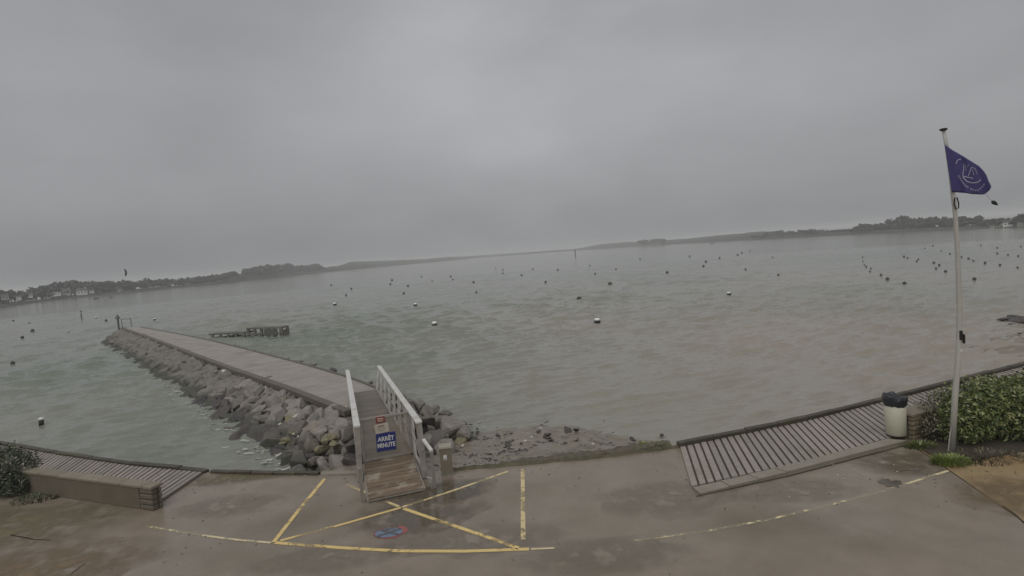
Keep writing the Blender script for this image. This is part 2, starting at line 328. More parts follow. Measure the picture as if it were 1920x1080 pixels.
# ------------------------------------------------------------------ pavement, joints, seabed
EDGE_PX = [(390, 885), (480, 888.5), (600, 889.5), (680, 888), (840, 882), (975, 871), (1100, 860), (1200, 848), (1270, 838)]
LEFT_OUT = [P(0, 832) + (P(0, 832)-P(120, 853)).normalized()*26, P(0, 832), P(120, 853), P(240, 871), P(390, 885)]
RIGHT_OUT = [P(1270, 838), P(1380, 816), P(1500, 791), P(1660, 752), P(1800, 716), P(1920, 686), P(1920, 686)+(P(1920, 686)-P(1800, 716)).normalized()*26]
EDGE = LEFT_OUT[:-1]+[P(*p) for p in EDGE_PX]+RIGHT_OUT[1:]
JA, JB = P(1790, 889), P(1915, 975); JD = (JB-JA).normalized(); JC = JA+JD*9.5
JE = JA - JD*1.6
def slab(name, poly, z, m, thick=.35):
    mb = MB(); n = len(poly); mb.add([(p.x, p.y, z) for p in poly]+[(p.x, p.y, z-thick) for p in poly], [tuple(range(n)), tuple(range(n, 2*n))[::-1]]+[(i, n+i, n+(i+1) % n, (i+1) % n) for i in range(n)])
    o = mb.build(name, m); bm = bmesh.new(); bm.from_mesh(o.data); bmesh.ops.recalc_face_normals(bm, faces=bm.faces)
    bmesh.ops.triangulate(bm, faces=[f for f in bm.faces if len(f.verts) > 4]); bm.to_mesh(o.data); bm.free(); return o
V3 = lambda x, y, z=0: Vector((x, y, z))
off = Vector((JD.y, -JD.x, 0))*0.012
main = EDGE+[V3(46, 26), V3(46, 13.2)]+[JE-off, JC-off, V3(JC.x, -12), V3(-46, -12), V3(-46, 28)]
pav = tag(slab('pavement', main, 0, M['concrete'], 1.6), kind='structure')
ap = [JE+off, V3(46, 13.16), V3(46, -12), V3(JC.x+.03, -12), JC+off]
apron = tag(slab('pavement', ap, 0, M['apron'], .5), 'reddish brown slab of wet pavement below the hedge', kind='structure')
sub = slab('subsoil', [V3(-50, -14), V3(50, -14), V3(50, 12.5), V3(12, 9), V3(-4, 9.5), V3(-9, 10), V3(-50, 14)], -.06, M['gap'], 1.2); tag(sub, kind='structure')
def crack(pts, w, name='crack', m='crack', parent=pav, z=.004):
    mb = MB(); pts = [Vector(p) for p in pts]
    for i in range(len(pts)-1):
        d = (pts[i+1]-pts[i]).normalized(); n = Vector((-d.y, d.x, 0))*w/2; k = len(mb.v)
        mb.add([pts[i]-n, pts[i+1]-n, pts[i+1]+n, pts[i]+n], [(0, 1, 2, 3)])
    for i, v in enumerate(mb.v): mb.v[i] = (v[0], v[1], z)
    return mb.build(name, M[m], parent)
crack([P(160, 1056), P(130, 1079), P(90, 1110)], .03)
crack([P(1880, 948), P(1900, 962), P(1925, 985)], .03, parent=apron)
crack([P(20, 1003), P(64, 1012), P(96, 1013)], .03, 'crack')
# ochre grit washed over the near left corner
def patch(name, m, ctr, rx, ry, z, parent=None, n=40, rough=.3, seed=0):
    vs = [(ctr.x, ctr.y, z)]; fs = []
    for k in range(n):
        a = 6.2832*k/n; q = 1+rough*mnoise.noise((math.cos(a)*1.6+seed, math.sin(a)*1.6, seed))*1.6
        vs.append((ctr.x+rx*q*math.cos(a), ctr.y+ry*q*math.sin(a), z))
    for k in range(n): fs.append((0, 1+k, 1+(k+1) % n))
    return MB().add(vs, fs).build(name, m, parent)
def fade_mat(name, c1, c2, r0=.25, rough=.5):       # loose dirt that thins out towards its edge
    m = bpy.data.materials.new(name); m.use_nodes = True; t = m.node_tree; b = t.nodes['Principled BSDF']; l = t.links.new
    co = N(t, 'ShaderNodeTexCoord'); n = N(t, 'ShaderNodeTexNoise'); n.inputs['Scale'].default_value = 3; n.inputs['Detail'].default_value = 8
    l(co.outputs['Object'], n.inputs[0]); mx = N(t, 'ShaderNodeMixRGB'); mx.inputs[1].default_value = (*c1, 1); mx.inputs[2].default_value = (*c2, 1)
    l(n.outputs[0], mx.inputs[0]); l(mx.outputs[0], b.inputs['Base Color']); b.inputs['Roughness'].default_value = rough
    ln = N(t, 'ShaderNodeVectorMath', operation='LENGTH'); l(co.outputs['Generated'], ln.inputs[0])
    sb = N(t, 'ShaderNodeVectorMath', operation='SUBTRACT'); sb.inputs[1].default_value = (.5, .5, .0); l(co.outputs['Generated'], sb.inputs[0])
    fl = N(t, 'ShaderNodeVectorMath', operation='MULTIPLY'); fl.inputs[1].default_value = (1, 1, 0); l(sb.outputs[0], fl.inputs[0]); l(fl.outputs[0], ln.inputs[0])
    mr = N(t, 'ShaderNodeMapRange'); mr.inputs[1].default_value = .48; mr.inputs[2].default_value = .12; l(ln.outputs['Value'], mr.inputs[0])
    ad = N(t, 'ShaderNodeMath', operation='MULTIPLY'); l(mr.outputs[0], ad.inputs[0])
    m2 = N(t, 'ShaderNodeMapRange'); m2.inputs[1].default_value = .3; m2.inputs[2].default_value = .6; l(n.outputs[0], m2.inputs[0]); l(m2.outputs[0], ad.inputs[1])
    tr = N(t, 'ShaderNodeBsdfTransparent'); ms = N(t, 'ShaderNodeMixShader'); o = t.nodes['Material Output']
    l(ad.outputs[0], ms.inputs[0]); l(tr.outputs[0], ms.inputs[1]); l(b.outputs[0], ms.inputs[2]); l(ms.outputs[0], o.inputs[0]); return m
M['grit'] = fade_mat('ochre_grit', (.22, .155, .08), (.17, .125, .075))
M['greenfilm'] = fade_mat('algae_film', (.145, .130, .066), (.175, .155, .09))
M['wetdark'] = fade_mat('wet_dirt', (.11, .088, .052), (.14, .112, .07))
M['pool'] = fade_mat('shallow_puddle', (.125, .105, .078), (.14, .12, .09), .0, .05)
patch('grit', M['grit'], P(60, 1075), 2.6, 1.5, .005, pav, seed=3)
patch('grit', M['grit'], P(1905, 930), 1.3, .8, .005, apron, seed=5)
patch('algae', M['greenfilm'], P(420, 898), 1.6, .45, .004, pav, seed=8)
patch('algae', M['greenfilm'], P(30, 985), 3.0, 1.4, .004, pav, seed=9)
patch('algae', M['greenfilm'], P(1400, 860), 1.2, .5, .004, pav, seed=11)
patch('dirt', M['wetdark'], P(1690, 868), 1.3, .75, .004, pav, seed=12)
patch('dirt', M['wetdark'], P(800, 925), 1.5, .5, .004, pav, seed=14)
patch('puddle', M['puddle'], P(1665, 905), .20, .17, .007, pav, seed=2, rough=.5)
patch('puddle', M['pool'], P(760, 965), 1.5, .95, .0045, pav, seed=22, rough=.3)
M['sheen'] = fade_mat('standing_wet', (.228, .192, .148), (.26, .219, .171), .0, .05)
for px_, rx_, ry_, sd_ in [((1240, 930), 1.7, .8, 41), ((880, 1010), 1.6, .6, 42), ((1520, 920), 1.2, .5, 43), ((430, 950), 1.3, .6, 44), ((1130, 1040), 1.4, .6, 45), ((620, 1050), 1.3, .5, 46)]:
    patch('wet_patch', M['sheen'], P(*px_), rx_, ry_, .0035, pav, seed=sd_, rough=.3)
patch('puddle', M['pool'], P(865, 915), .9, .6, .0047, pav, seed=24, rough=.3)
patch('puddle', M['puddle'], P(1705, 881), .22, .06, .007, pav, seed=23, rough=.5)
# low mossy lip along the seaward edge
def ridge(pts, w, h, name, m, n=120, seed=0, parent=None):
    c = lerp_poly(pts, n); vs = []; k = 7
    for i, p in enumerate(c):
        d = (c[min(i+1, n-1)]-c[max(i-1, 0)]).normalized(); nn = Vector((-d.y, d.x, 0))
        for j in range(k):
            u = j/(k-1)*2-1; q = mnoise.noise((p.x*2.1+seed, p.y*2.1, j*.5)); q2 = mnoise.noise((p.x*6+seed, p.y*6, j))
            vs.append(p+nn*(u*w*(1+.6*q+.3*q2))+Vector((0, 0, max(0, (1-u*u))*h*(1+1.3*q+.9*q2)+.004*0-.02*(abs(u) == 1))))
    o = link(name, np_mesh(name, [tuple(v) for v in vs], grid_quads(n, k), m), parent); return o
ridge([P(*p) for p in EDGE_PX[4:]], .08, .05, 'mossy_lip', M['moss'], seed=2, parent=pav)
wr = ridge([P(940, 871, -.05), P(1010, 862, -.05), P(1100, 852, -.03), P(1200, 840, 0), P(1255, 832, 0)], .17, .06, 'sea_wrack', M['weed'], n=220, seed=5); tag(wr, 'dark bank of seaweed and grit washed against the pavement edge', kind='stuff')
MB().hexa([*(p+V3(0, 0, -.1) for p in (P(602, 892), P(672, 890), P(674, 884), P(604, 886))), *(p+V3(0, 0, .03) for p in (P(602, 892), P(672, 890), P(674, 884), P(604, 886)))]).build('concrete_pad', M['kerb'], pav)

# ------------------------------------------------------------------ foreshore sand
def beach_z(x, y):
    t = min(max((x+6)/(10), 0), 1); z = -.12-(y-12.4)*.150
    if x > 1.5: z -= (x-1.5)*.15
    if x > 14.5:
        s_ = (y-17.2)*.93-(x-16.5)*.36; z = max(z, -1.15+.42*min(1, max(0, x-18.6)/2.0)-.036*max(0, s_))
    if x < -5: z -= (-5-x)*.35
    if y < 12.75: z -= (12.75-y)*1.2
    if x > 1.0 and y < 13.4: z -= .12
    return max(z, -2.4)+.06*mnoise.noise((x*.9, y*.9, 0))+.05*mnoise.noise((x*2.6, y*2.6, 4))+.02*mnoise.noise((x*7, y*7, 2))
xs = np.linspace(-12, 42, 480); ys = np.linspace(11.2, 40, 300)
V = [(x, y, beach_z(x, y)) for y in ys for x in xs]
tag(link('beach', np_mesh('beach', V, grid_quads(300, 480), M['sand'])), kind='structure')
bed = MB().add([(-3300, -50, -2.5), (3300, -50, -2.5), (3300, 3250, -2.5), (-3300, 3250, -2.5)], [(0, 1, 2, 3)]).build('seabed', M['sand']); tag(bed, kind='structure')

# ------------------------------------------------------------------ painted markings (parts of the pavement)
def stroke(px, w, m, name='painted_line', label=None, z=.006, cuts=None):
    o = crack([P(*p) for p in px], w, name, m, pav, z)
    if label: o['label'] = label
    return o
stroke([(516, 1018), (640, 1027.5), (750, 1033.5), (870, 1034), (992, 1030)], .085, 'yellow', label='yellow painted line along the near side of the bay')
stroke([(609, 898), (560, 957), (513, 1017)], .085, 'yellow_broken', label='yellow line closing the box beside the gangway')
stroke([(526, 1014), (640, 984), (752, 952)], .075, 'yellow', label='yellow diagonal from the near corner')
stroke([(754, 951.2), (850, 920), (953, 884)], .075, 'yellow_worn', label='faded half of the yellow diagonal beside the post')
stroke([(648, 908), (690, 925)], .07, 'yellow_worn')
stroke([(722, 940), (748, 950)], .07, 'yellow_worn')
stroke([(757, 954), (830, 979), (905, 1004), (972, 1028)], .085, 'yellow', label='yellow diagonal crossing the other beyond the ramp')
stroke([(980, 880), (980.5, 950), (981, 1012)], .085, 'yellow_worn', label='faded yellow line closing the box')
stroke([(274, 987), (370, 1003), (440, 1012), (508, 1018)], .06, 'white_worn', label='broken pale line running on from the yellow box')
stroke([(996, 1030), (1040, 1028)], .05, 'white_worn')
stroke([(1190, 1014), (1320, 997), (1440, 975), (1560, 946), (1660, 920), (1778, 883)], .06, 'white_worn', label='broken white line curving towards the flagpole')
sc_ = P(733, 998)
sym = patch('no_stopping_symbol', M['sym_red'], sc_, .32, .23, .006, pav, rough=.02); sym['label'] = 'worn red and blue no stopping disc painted on the ground'
patch('blue_disc', M['sym_blue'], sc_+V3(-.03, -.02), .26, .17, .010, sym, rough=.02)
for s in (1, -1):
    a = sc_+V3(-.02, -.02); crack([a+V3(-.19, -.11*s), a+V3(.19, .11*s)], .06, 'cross_stroke', 'sym_dark', sym, .0135+.002*s)
# scattered pale shells
def rock_mesh(name, m, seed, n=13, sub=False, flat=.7):
    r = random.Random(seed); bm = bmesh.new()
    for i in range(n):
        d = Vector((r.gauss(0, 1), r.gauss(0, 1), r.gauss(0, 1))).normalized()*r.uniform(.82, 1.0)
        bm.verts.new((d.x*r.uniform(.9, 1.1), d.y*.82, d.z*flat))
    h = bmesh.ops.convex_hull(bm, input=bm.verts)
    bmesh.ops.delete(bm, geom=[v for v in bm.verts if not v.link_faces], context='VERTS')
    bmesh.ops.dissolve_limit(bm, angle_limit=math.radians(22), verts=bm.verts, edges=bm.edges)
    bmesh.ops.bevel(bm, geom=list(bm.edges), offset=.10, segments=2 if sub else 1, affect='EDGES', clamp_overlap=True)
    if sub:
        bmesh.ops.triangulate(bm, faces=[f for f in bm.faces])
        bmesh.ops.subdivide_edges(bm, edges=bm.edges, cuts=1)
        for v in bm.verts:
            q = mnoise.noise(v.co*2.3+Vector((seed, 0, 0)))*.09+mnoise.noise(v.co*6+Vector((seed, 3, 0)))*.035
            v.co += v.co.normalized()*q
    me = bpy.data.meshes.new(name); bm.to_mesh(me); bm.free(); me.materials.append(m)
    if sub: me.polygons.foreach_set('use_smooth', [True]*len(me.polygons))
    me.update(); return me
ROCKS = [rock_mesh('rock', M['rock'], 100+k, 12+k % 5, False, .6+.08*(k % 4)) for k in range(14)]
ROCKS_B = [rock_mesh('rock', M['rock_brown'], 150+k, 12+k % 4, False, .6+.08*(k % 3)) for k in range(6)]
ROCKS_D = [rock_mesh('rock', M['rock_dark'], 200+k, 11+k % 4, False, .5+.1*(k % 3)) for k in range(7)]
ROCKS_L = [rock_mesh('rock', M['rock_lichen'], 300+k, 12, False, .6) for k in range(3)]
ROCKS_P = [rock_mesh('rock', M['rock_pale'], 400+k, 11, False, .5) for k in range(4)]
def put_slab(name, mesh, p, size, nrm, parent, r):      # a stone bedded flat against the slope
    o = link(name, mesh, parent); o.location = p; o.rotation_mode = 'QUATERNION'
    n_ = (nrm+Vector((r.uniform(-.22, .22), r.uniform(-.22, .22), r.uniform(-.1, .1)))).normalized()
    from mathutils import Quaternion
    o.rotation_quaternion = n_.to_track_quat('Z', 'Y') @ Quaternion((0, 0, 1), r.uniform(0, 6.28))
    o.scale = (size*r.uniform(1.0, 1.4), size*r.uniform(.85, 1.1), size*r.uniform(.55, .85)); return o
def put_rock(name, mesh, p, size, parent=None, r=random, flat=1.0):
    o = link(name, mesh, parent); o.location = p; o.rotation_euler = (r.uniform(-.5, .5), r.uniform(-.5, .5), r.uniform(0, 6.28))
    o.scale = (size*r.uniform(.85, 1.15), size*r.uniform(.8, 1.1), size*r.uniform(.8, 1.1)*flat); return o
for px in [(1563, 871), (1682, 884), (1676, 871), (1560, 868), (1497, 905), (1505, 896), (1582, 898), (1616, 891), (1846, 824), (1481, 932), (1704, 833), (1571, 890)]:
    o = put_rock('shell', ROCKS_P[0], P(px[0], px[1], .01), random.uniform(.016, .03)); tag(o, 'tiny pale shell fragment lying on the wet concrete near the boardwalk kerb', 'shell', 'shell fragments on the pavement')

lm = MB(); r6 = random.Random(31)
for k in range(420):
    c_ = r6.choice([(1700, 878, 60, 22), (1400, 905, 160, 25), (420, 910, 110, 14), (840, 905, 130, 14), (1100, 870, 150, 7), (300, 985, 160, 45), (1000, 980, 500, 60), (1850, 900, 70, 30)])
    x_, y_ = r6.gauss(c_[0], c_[2]), r6.gauss(c_[1], c_[3])
    if y_ < 874 or not (0 < x_ < 1920): continue
    p = P(x_, y_, .006); e = r6.uniform(.006, .020); a_ = r6.uniform(0, 6.28); u_ = V3(math.cos(a_), math.sin(a_))*e*r6.uniform(1, 2.4); v_ = V3(-math.sin(a_), math.cos(a_))*e*.7
    lm.add([p-u_, p-v_, p+u_, p+v_, p+V3(0, 0, e*.6)], [(0, 1, 4), (1, 2, 4), (2, 3, 4), (3, 0, 4)])
M['litter'] = leafmat('grit_and_leaf_litter', (.05, .04, .025), (.10, .08, .05), (.42, .38, .30))
tag(lm.build('litter', M['litter']), kind='stuff')
# ------------------------------------------------------------------ boardwalks and sea-edge beams
def boardwalk(label, outer, inner, n, cat='boardwalk'):
    O = lerp_poly(outer, 400); I = lerp_poly(inner, 400)
    def at(L, t): x = t*399; i = min(int(x), 398); return L[i].lerp(L[i+1], x-i)
    root = thing('boardwalk', label, cat, at(O, .5)); c = root.location.copy()
    for k in range(n):
        t0, t1 = k/n, (k+.72)/n
        a, b, d, e = at(O, t0), at(O, t1), at(I, t1), at(I, t0); j = random.uniform(-.006, .006)
        q = [a, b, d, e]
        pl = MB().hexa([v-c+V3(0, 0, .008) for v in q[::-1]]+[v-c+V3(0, 0, .05+j) for v in q[::-1]]); pl.build('plank', M['plank'], root)
    mb = MB(); m = 60
    for k in range(m):
        mb.add([at(O, k/m)-c+V3(0, 0, .005), at(O, (k+1)/m)-c+V3(0, 0, .005), at(I, (k+1)/m)-c+V3(0, 0, .005), at(I, k/m)-c+V3(0, 0, .005)], [(3, 2, 1, 0)])
    mb.build('bearer_bed', M['bearer'], root); return root
def inset(pts, d): 
    out = []
    for i, p in enumerate(pts):
        t = (pts[min(i+1, len(pts)-1)]-pts[max(i-1, 0)]).normalized(); out.append(p+V3(t.y, -t.x)*d)
    return out
RO = inset(RIGHT_OUT, .13); RO[-1] = RO[-2]+(RO[-1]-RO[-2]).normalized()*4
r_in = [P(1297, 915), P(1480, 876), P(1655, 828), P(1655, 828)+(P(1655, 828)-P(1480, 876)).normalized()*2.9, V3(19.8, 16.4)]
boardwalk('grey ribbed timber boardwalk running along the sea edge behind the cream bin', RO, r_in, 92)
LO = inset(LEFT_OUT, .13); LO[0] = LO[1]+(LO[0]-LO[1]).normalized()*3
l_in = [V3(-18.8, 15.6), V3(-12.6, 13.25), P(287, 953)]
boardwalk('grey ribbed timber boardwalk ending at the pavement behind the low shrub', LO, [l_in[0], l_in[1], l_in[2]], 74)
def sea_beam(label, outer, w, h, n):
    pts = lerp_poly(outer, n+1); root = thing('edge_beam', label, 'edge beam', pts[n//2]); c = root.location.copy()
    for k in range(n):
        a, b = pts[k], pts[k+1]; d = (b-a).normalized(); a2, b2 = a+d*.008, b-d*.008
        nn = V3(d.y, -d.x); j = random.uniform(-.012, .012); hh = h+random.uniform(-.012, .012); e = random.uniform(-.015, .015)
        q = [a2-nn*.05+V3(0, 0, -.2), b2-nn*.05+V3(0, 0, -.2), b2+nn*w+V3(0, 0, -.2), a2+nn*w+V3(0, 0, -.2)]
        q = [v-c for v in q]
        top = [v+V3(0, 0, .2+hh+e*(i in (1, 2))) for i, v in enumerate(q)]
        MB().hexa(q[::-1]+top[::-1]).build('beam_length', M['beam'], root, bevel=.012)
sea_beam('dark weathered beam edging the boardwalk behind the cream bin', RIGHT_OUT[:-1]+[RO[-1]], .10, .13, 18)
sea_beam('dark weathered beam edging the boardwalk beside the low shrub', [LO[0]]+LEFT_OUT[1:], .10, .09, 14)
sea_beam('dark wet beam edging the pavement between boardwalk and breakwater stones', [P(397, 885.5), P(480, 888.5), P(600, 889.5)], .07, .07, 5)
# pale kerb in front of the ramped boardwalk
kb = thing('boardwalk_kerb', 'pale flat kerb along the near side of the ribbed boardwalk', 'kerb', P(1480, 885)); c = kb.location.copy()
ki = lerp_poly([P(1299, 918), P(1480, 878), P(1664, 829)], 9); ko = lerp_poly([P(1313, 929), P(1480, 890), P(1700, 832)], 9)
for k in range(8):
    a, b, d, e = ki[k], ki[k+1], ko[k+1], ko[k]; g = (b-a).normalized()*.006
    q = [e+g, d-g, b-g, a+g]; z = .05+.035*min(1, k/3)
    MB().hexa([v-c+V3(0, 0, -.02) for v in q]+[v-c+V3(0, 0, z) for v in q]).build('kerb_stone', M['kerb'], kb, bevel=.008)

crack([P(1305, 931), P(1480, 892.5), P(1600, 861), P(1702, 834)], .05, 'kerb_shadow_joint', 'gap')  # dark strip: joint and the shadow line under the kerb lip, painted as one
# ------------------------------------------------------------------ low stone walls
def stone_wall(label, a, b, h, th, courses, sl, m='stone', plain=False):
    a, b = Vector(a), Vector(b); d = (b-a); Ln = d.length; root = thing('stone_wall', label, 'wall', a, math.atan2(d.y, d.x))
    MB().box((Ln/2, th/2, (h-.06)/2-.01), (Ln-.03, th-.03, h-.08)).build('wall_core', M['mortar'], root)
    ch = (h-.07)/courses; rr = random.Random(5)
    for k in range(courses):
        x = Ln-.42 if plain else 0
        while x < Ln-.01:
            w = min(sl*rr.uniform(.7, 1.3), Ln-x)
            if Ln-x-w < sl*.4: w = Ln-x
            for y in (0,):
                pr = rr.uniform(-.004, .02)
                MB().box((x+w/2, .05-pr/2, k*ch+ch/2), (w-.022, .12+pr, ch-.02)).build('stone', M[m], root, bevel=.014)
            x += w
        for xx in (0.0, Ln):
            y = .125
            while y < th-.02:
                w = min(.2*rr.uniform(.8, 1.2), th-y); MB().box((xx, y+w/2, k*ch+ch/2), (.06, w-.02, ch-.02)).build('stone', M[m], root, bevel=.012); y += w
    if plain: MB().box(((Ln-.42)/2, .03, (h-.07)/2), (Ln-.44, .09, h-.075)).build('rendered_face', M[m], root, bevel=.01)
    x = -.03
    while x < Ln:
        w = min(.75, Ln+.03-x); MB().box((x+w/2, th/2, h-.034), (w-.012, th+.07, .068)).build('coping_stone', M['coping'], root, bevel=.012); x += w
    return root
stone_wall('low brown stone wall behind the cream bin, half hidden by the hedge', P(1712, 826), P(1712, 826)+Vector((.93, .37, 0))*6.5, .62, .34, 5, .34)
wl0 = P(290, 958); wdir = (V3(-12.75, 13.2)-V3(-8.26, 11.45)).normalized()
stone_wall('low brown stone wall ending beside the boardwalk by the low shrub', wl0+wdir*8.5, wl0, .55, .20, 4, .45, 'render', True)

# ------------------------------------------------------------------ breakwater
Lp = [P(*p) for p in [(652, 772), (540, 728), (430, 690), (330, 652), (280, 633), (245, 621), (228, 614.5)]]
Rp = [P(*p) for p in [(738, 744), (695, 724), (640, 704), (560, 681), (480, 660), (400, 640), (330, 625.5), (262, 613.5)]]
Wp = [P(x, y, SEA) for x, y in [(556, 884), (500, 842), (420, 792), (360, 747), (300, 706), (240, 668), (196, 641)]]
bw = thing('breakwater', 'long rubble stone breakwater with a pinkish plank deck on top', 'breakwater', (0, 0, 0))
NL = 240
Ll, Rl, Wl = lerp_poly(Lp, NL), lerp_poly(Rp, NL), lerp_poly(Wp, NL)
vs = []; 
for i in range(NL):
    l, r, w = Ll[i], Rl[i], Wl[i]; n = (r-l).normalized()
    w2 = w + (w-l)*.25
    vs += [w2+V3(0, 0, -.8), w.lerp(l, .08)+V3(0, 0, -.12), l+n*.02+V3(0, 0, -.22), r-n*.02+V3(0, 0, -.22), r+n*2.0+V3(0, 0, -1.6)]
link('core', np_mesh('core', [tuple(v) for v in vs], grid_quads(NL, 5), M['core']), bw)
# near end fill under the gangway landing
MB().hexa([P(556, 884, -1.6), V3(-2.2, 13.6, -1.6), V3(-2.0, 19.6, -1.6), Lp[0]+V3(0, 0, -1.6), P(575, 872, -.8), V3(-4.3, 13.4, -.7), Rp[0]+V3(.5, -.3, -.35), Lp[0]+V3(0, 0, -.3)]).build('core', M['core'], bw)
nd = 150; tail = MB()
Ld, Rd = lerp_poly(Lp, 1200), lerp_poly(Rp, 1200)
def atd(Lx, t): return Lx[min(int(t*1199), 1199)]
kk = 0; t = 0.0; total = sum((b-a).length for a, b in zip(Lp, Lp[1:]))
while t < 1:
    w = .23/total; a, b, d, e = atd(Ld, t), atd(Ld, min(1, t+w*.992)), atd(Rd, min(1, t+w*.992)), atd(Rd, t); j = random.uniform(-.002, .002)
    q = [a, b, d, e]; top = [v+V3(0, 0, j) for v in q]; bot = [v+V3(0, 0, -.06) for v in q]
    if kk < 150: MB().hexa(bot[::-1]+top[::-1]).build('plank', M['pier_deck'], bw)
    else: tail.hexa(bot[::-1]+top[::-1])
    t += w; kk += 1
tail.build('plank', M['pier_deck'], bw)['kind'] = 'stuff'
for side, PL in (('l', Lp), ('r', Rp)):
    pts = lerp_poly(PL, 21)
    for k in range(20):
        a, b = pts[k], pts[k+1]; d = (b-a).normalized(); nn = V3(d.y, -d.x)*(.06 if side == 'r' else .03)
        MB().bar(a+nn+V3(0, 0, -.06)+d*.01, b+nn+V3(0, 0, -.06)-d*.01, .14 if side == 'r' else .30, .20).build('edge_timber', M['pier_beam'], bw, bevel=.01)
# armour stones on the flank
cand = []
rr = random.Random(11); s = 0.0
dens = lerp_poly(Wp, 600)
tt = 0.0
while tt < 1.0:
    i = min(int(tt*(NL-1)), NL-1); w, l = Wl[i], Ll[i]; dist = l.length
    size = .40+.06*min(1, dist/60)
    span = (w-(l+V3(0, 0, -.12))).length; nv = max(5, int(span/(size*.85)))
    for v in range(nv+1):
        f = v/nv; p = w.lerp(l+V3(0, 0, -.16), f)+V3(rr.uniform(-.18, .18), rr.uniform(-.18, .18), rr.uniform(-.10, .03)-(.12 if f > .85 else 0))
        if f < .2: p.z -= .08
        cand.append((p.length, p, size*rr.uniform(.5, 1.45), f, ((w-l).normalized()*.42+V3(0, 0, .9)).normalized()))
    tt += size*1.22/60.0*rr.uniform(.85, 1.15)
# stones at the landward end, below the landing and beside the gangway
def px_stones(poly, n, size, zf, seed):
    r = random.Random(seed); xs_ = [p[0] for p in poly]; ys_ = [p[1] for p in poly]; out = []; tries = 0
    def inside(x, y):
        c = False
        for (x1, y1), (x2, y2) in zip(poly, poly[1:]+poly[:1]):
            if (y1 > y) != (y2 > y) and x < (x2-x1)*(y-y1)/(y2-y1)+x1: c = not c
        return c
    while len(out) < n and tries < 6000:
        tries += 1; x, y = r.uniform(min(xs_), max(xs_)), r.uniform(min(ys_), max(ys_))
        if not inside(x, y): continue
        p = P(x, y, zf(x, y)); sz = size*r.uniform(.7, 1.35)
        if all((p-q[1]).length > .62*(sz+q[2]) for q in out): out.append((p.length, p, sz, .6, None))
    return out
cand += px_stones([(556, 884), (674, 886), (662, 775), (640, 776), (600, 800), (560, 850)], 46, .44, lambda x, y: -.75+.5*max(0, min(1, (884-y)/110))+.0, 3)
mound = px_stones([(752, 748), (800, 760), (850, 785), (893, 822), (896, 834), (850, 838), (795, 882), (770, 800)], 48, .40, lambda x, y: -.25-.55*max(0, min(1, (x-760)/135)), 4)
cand += mound
sea_side = []
for k in range(46):
    t = k/46*.75; r_, l_ = atd(Rd, t), atd(Ld, t); n = (r_-l_).normalized(); p = r_+n*rr.uniform(.22, .5)+V3(0, 0, rr.uniform(-.30, -.10)); sea_side.append((p.length, p, rr.uniform(.16, .30), .9, None))
cand += sea_side
cand.sort(key=lambda c: c[0])
tailv = MB(); r2 = random.Random(3)
for k, (dd, p, sz, f, nr) in enumerate(cand):
    u = r2.random()
    if (dd, p, sz, f, nr) in sea_side or f < .12 or (f < .34 and r2.random() < .5): me = r2.choice(ROCKS_D)
    elif u < .03 and dd < 24: me = r2.choice(ROCKS_L)
    elif u < .045: me = r2.choice(ROCKS_P); sz *= .45
    else: me = r2.choice(ROCKS if r2.random() < .72 else ROCKS_B)
    if k < 300 and nr is not None: put_slab('stone', me, p, sz, nr, bw, r2)
    elif k < 300: put_rock('stone', me, p, sz, bw, r2)
    else:
        R_ = (nr or V3(0, 0, 1)).to_track_quat('Z', 'Y').to_matrix() @ Matrix.Rotation(r2.uniform(0, 6.28), 3, 'Z') @ Matrix.Rotation(r2.uniform(-.2, .2), 3, 'X')
        vv = [p+R_ @ Vector((v.co.x*sz*1.15, v.co.y*sz, v.co.z*sz*.7)) for v in me.vertices]
        tailv.add(vv, [tuple(q.vertices) for q in me.polygons])
tailv.build('stone', M['rock_far'], bw)['kind'] = 'stuff'
for px, s_, mm in [((536, 825), .20, 0), ((548, 812), .22, 1), ((530, 832), .16, 2), ((612, 826), .30, 0), ((625, 832), .22, 1)]:
    o = put_rock('stone', ROCKS_L[mm], P(px[0], px[1], -.28), s_, bw, r2); o['label'] = 'stone covered in yellow green lichen'
for px, s_ in [((553, 780), .12), ((524, 795), .10), ((550, 814), .09), ((577, 766), .08), ((522, 853), .1), ((420, 696), .2), ((405, 697), .16)]:
    put_rock('stone', ROCKS_P[1], P(px[0], px[1], -.15), s_, bw, r2)
for px, z_, s_, mm in [((664, 862), -.35, .62, 1), ((672, 836), -.3, .5, 2), ((636, 868), -.5, .55, 4), ((610, 872), -.6, .42, 0), ((655, 812), -.25, .48, 3), ((845, 800), -.35, .6, 5), ((815, 826), -.4, .62, 6), ((800, 790), -.25, .5, 1), ((870, 815), -.55, .5, 3), ((790, 850), -.45, .5, 2)]:
    put_rock('stone', ROCKS_D[mm] if mm in (1, 2) else ROCKS[mm], P(px[0], px[1], z_), s_, bw, r2)
wb = put_rock('stone', ROCKS_P[2], P(651, 763, .05), .10); tag(wb, 'small white stone left at the corner of the pier deck', 'stone')

# foam flecks where the chop meets the stones
fmb = MB(); r4 = random.Random(9)
for k in range(260):
    t = r4.random()**1.4; w_, l_ = Wl[int(t*(NL-1))], Ll[int(t*(NL-1))]; o_ = (w_-l_).normalized()
    p = w_+o_*abs(r4.gauss(0, .45))+V3(r4.uniform(-.2, .2), r4.uniform(-.2, .2)); p.z = SEA+.035; n_ = 7; e_ = r4.uniform(.03, .12); a0 = r4.uniform(-.4, .4)
    fmb.add([p+V3(math.cos(6.283*i/n_+a0)*e_*r4.uniform(.6, 1.6), math.sin(6.283*i/n_)*e_*r4.uniform(.3, .7), r4.uniform(-.01, .02)) for i in range(n_)], [tuple(range(n_))])
M['foam'] = mat('foam', (.42, .42, .39), (.5, .5, .47), rough=.7)
tag(fmb.build('foam', M['foam']), kind='stuff')
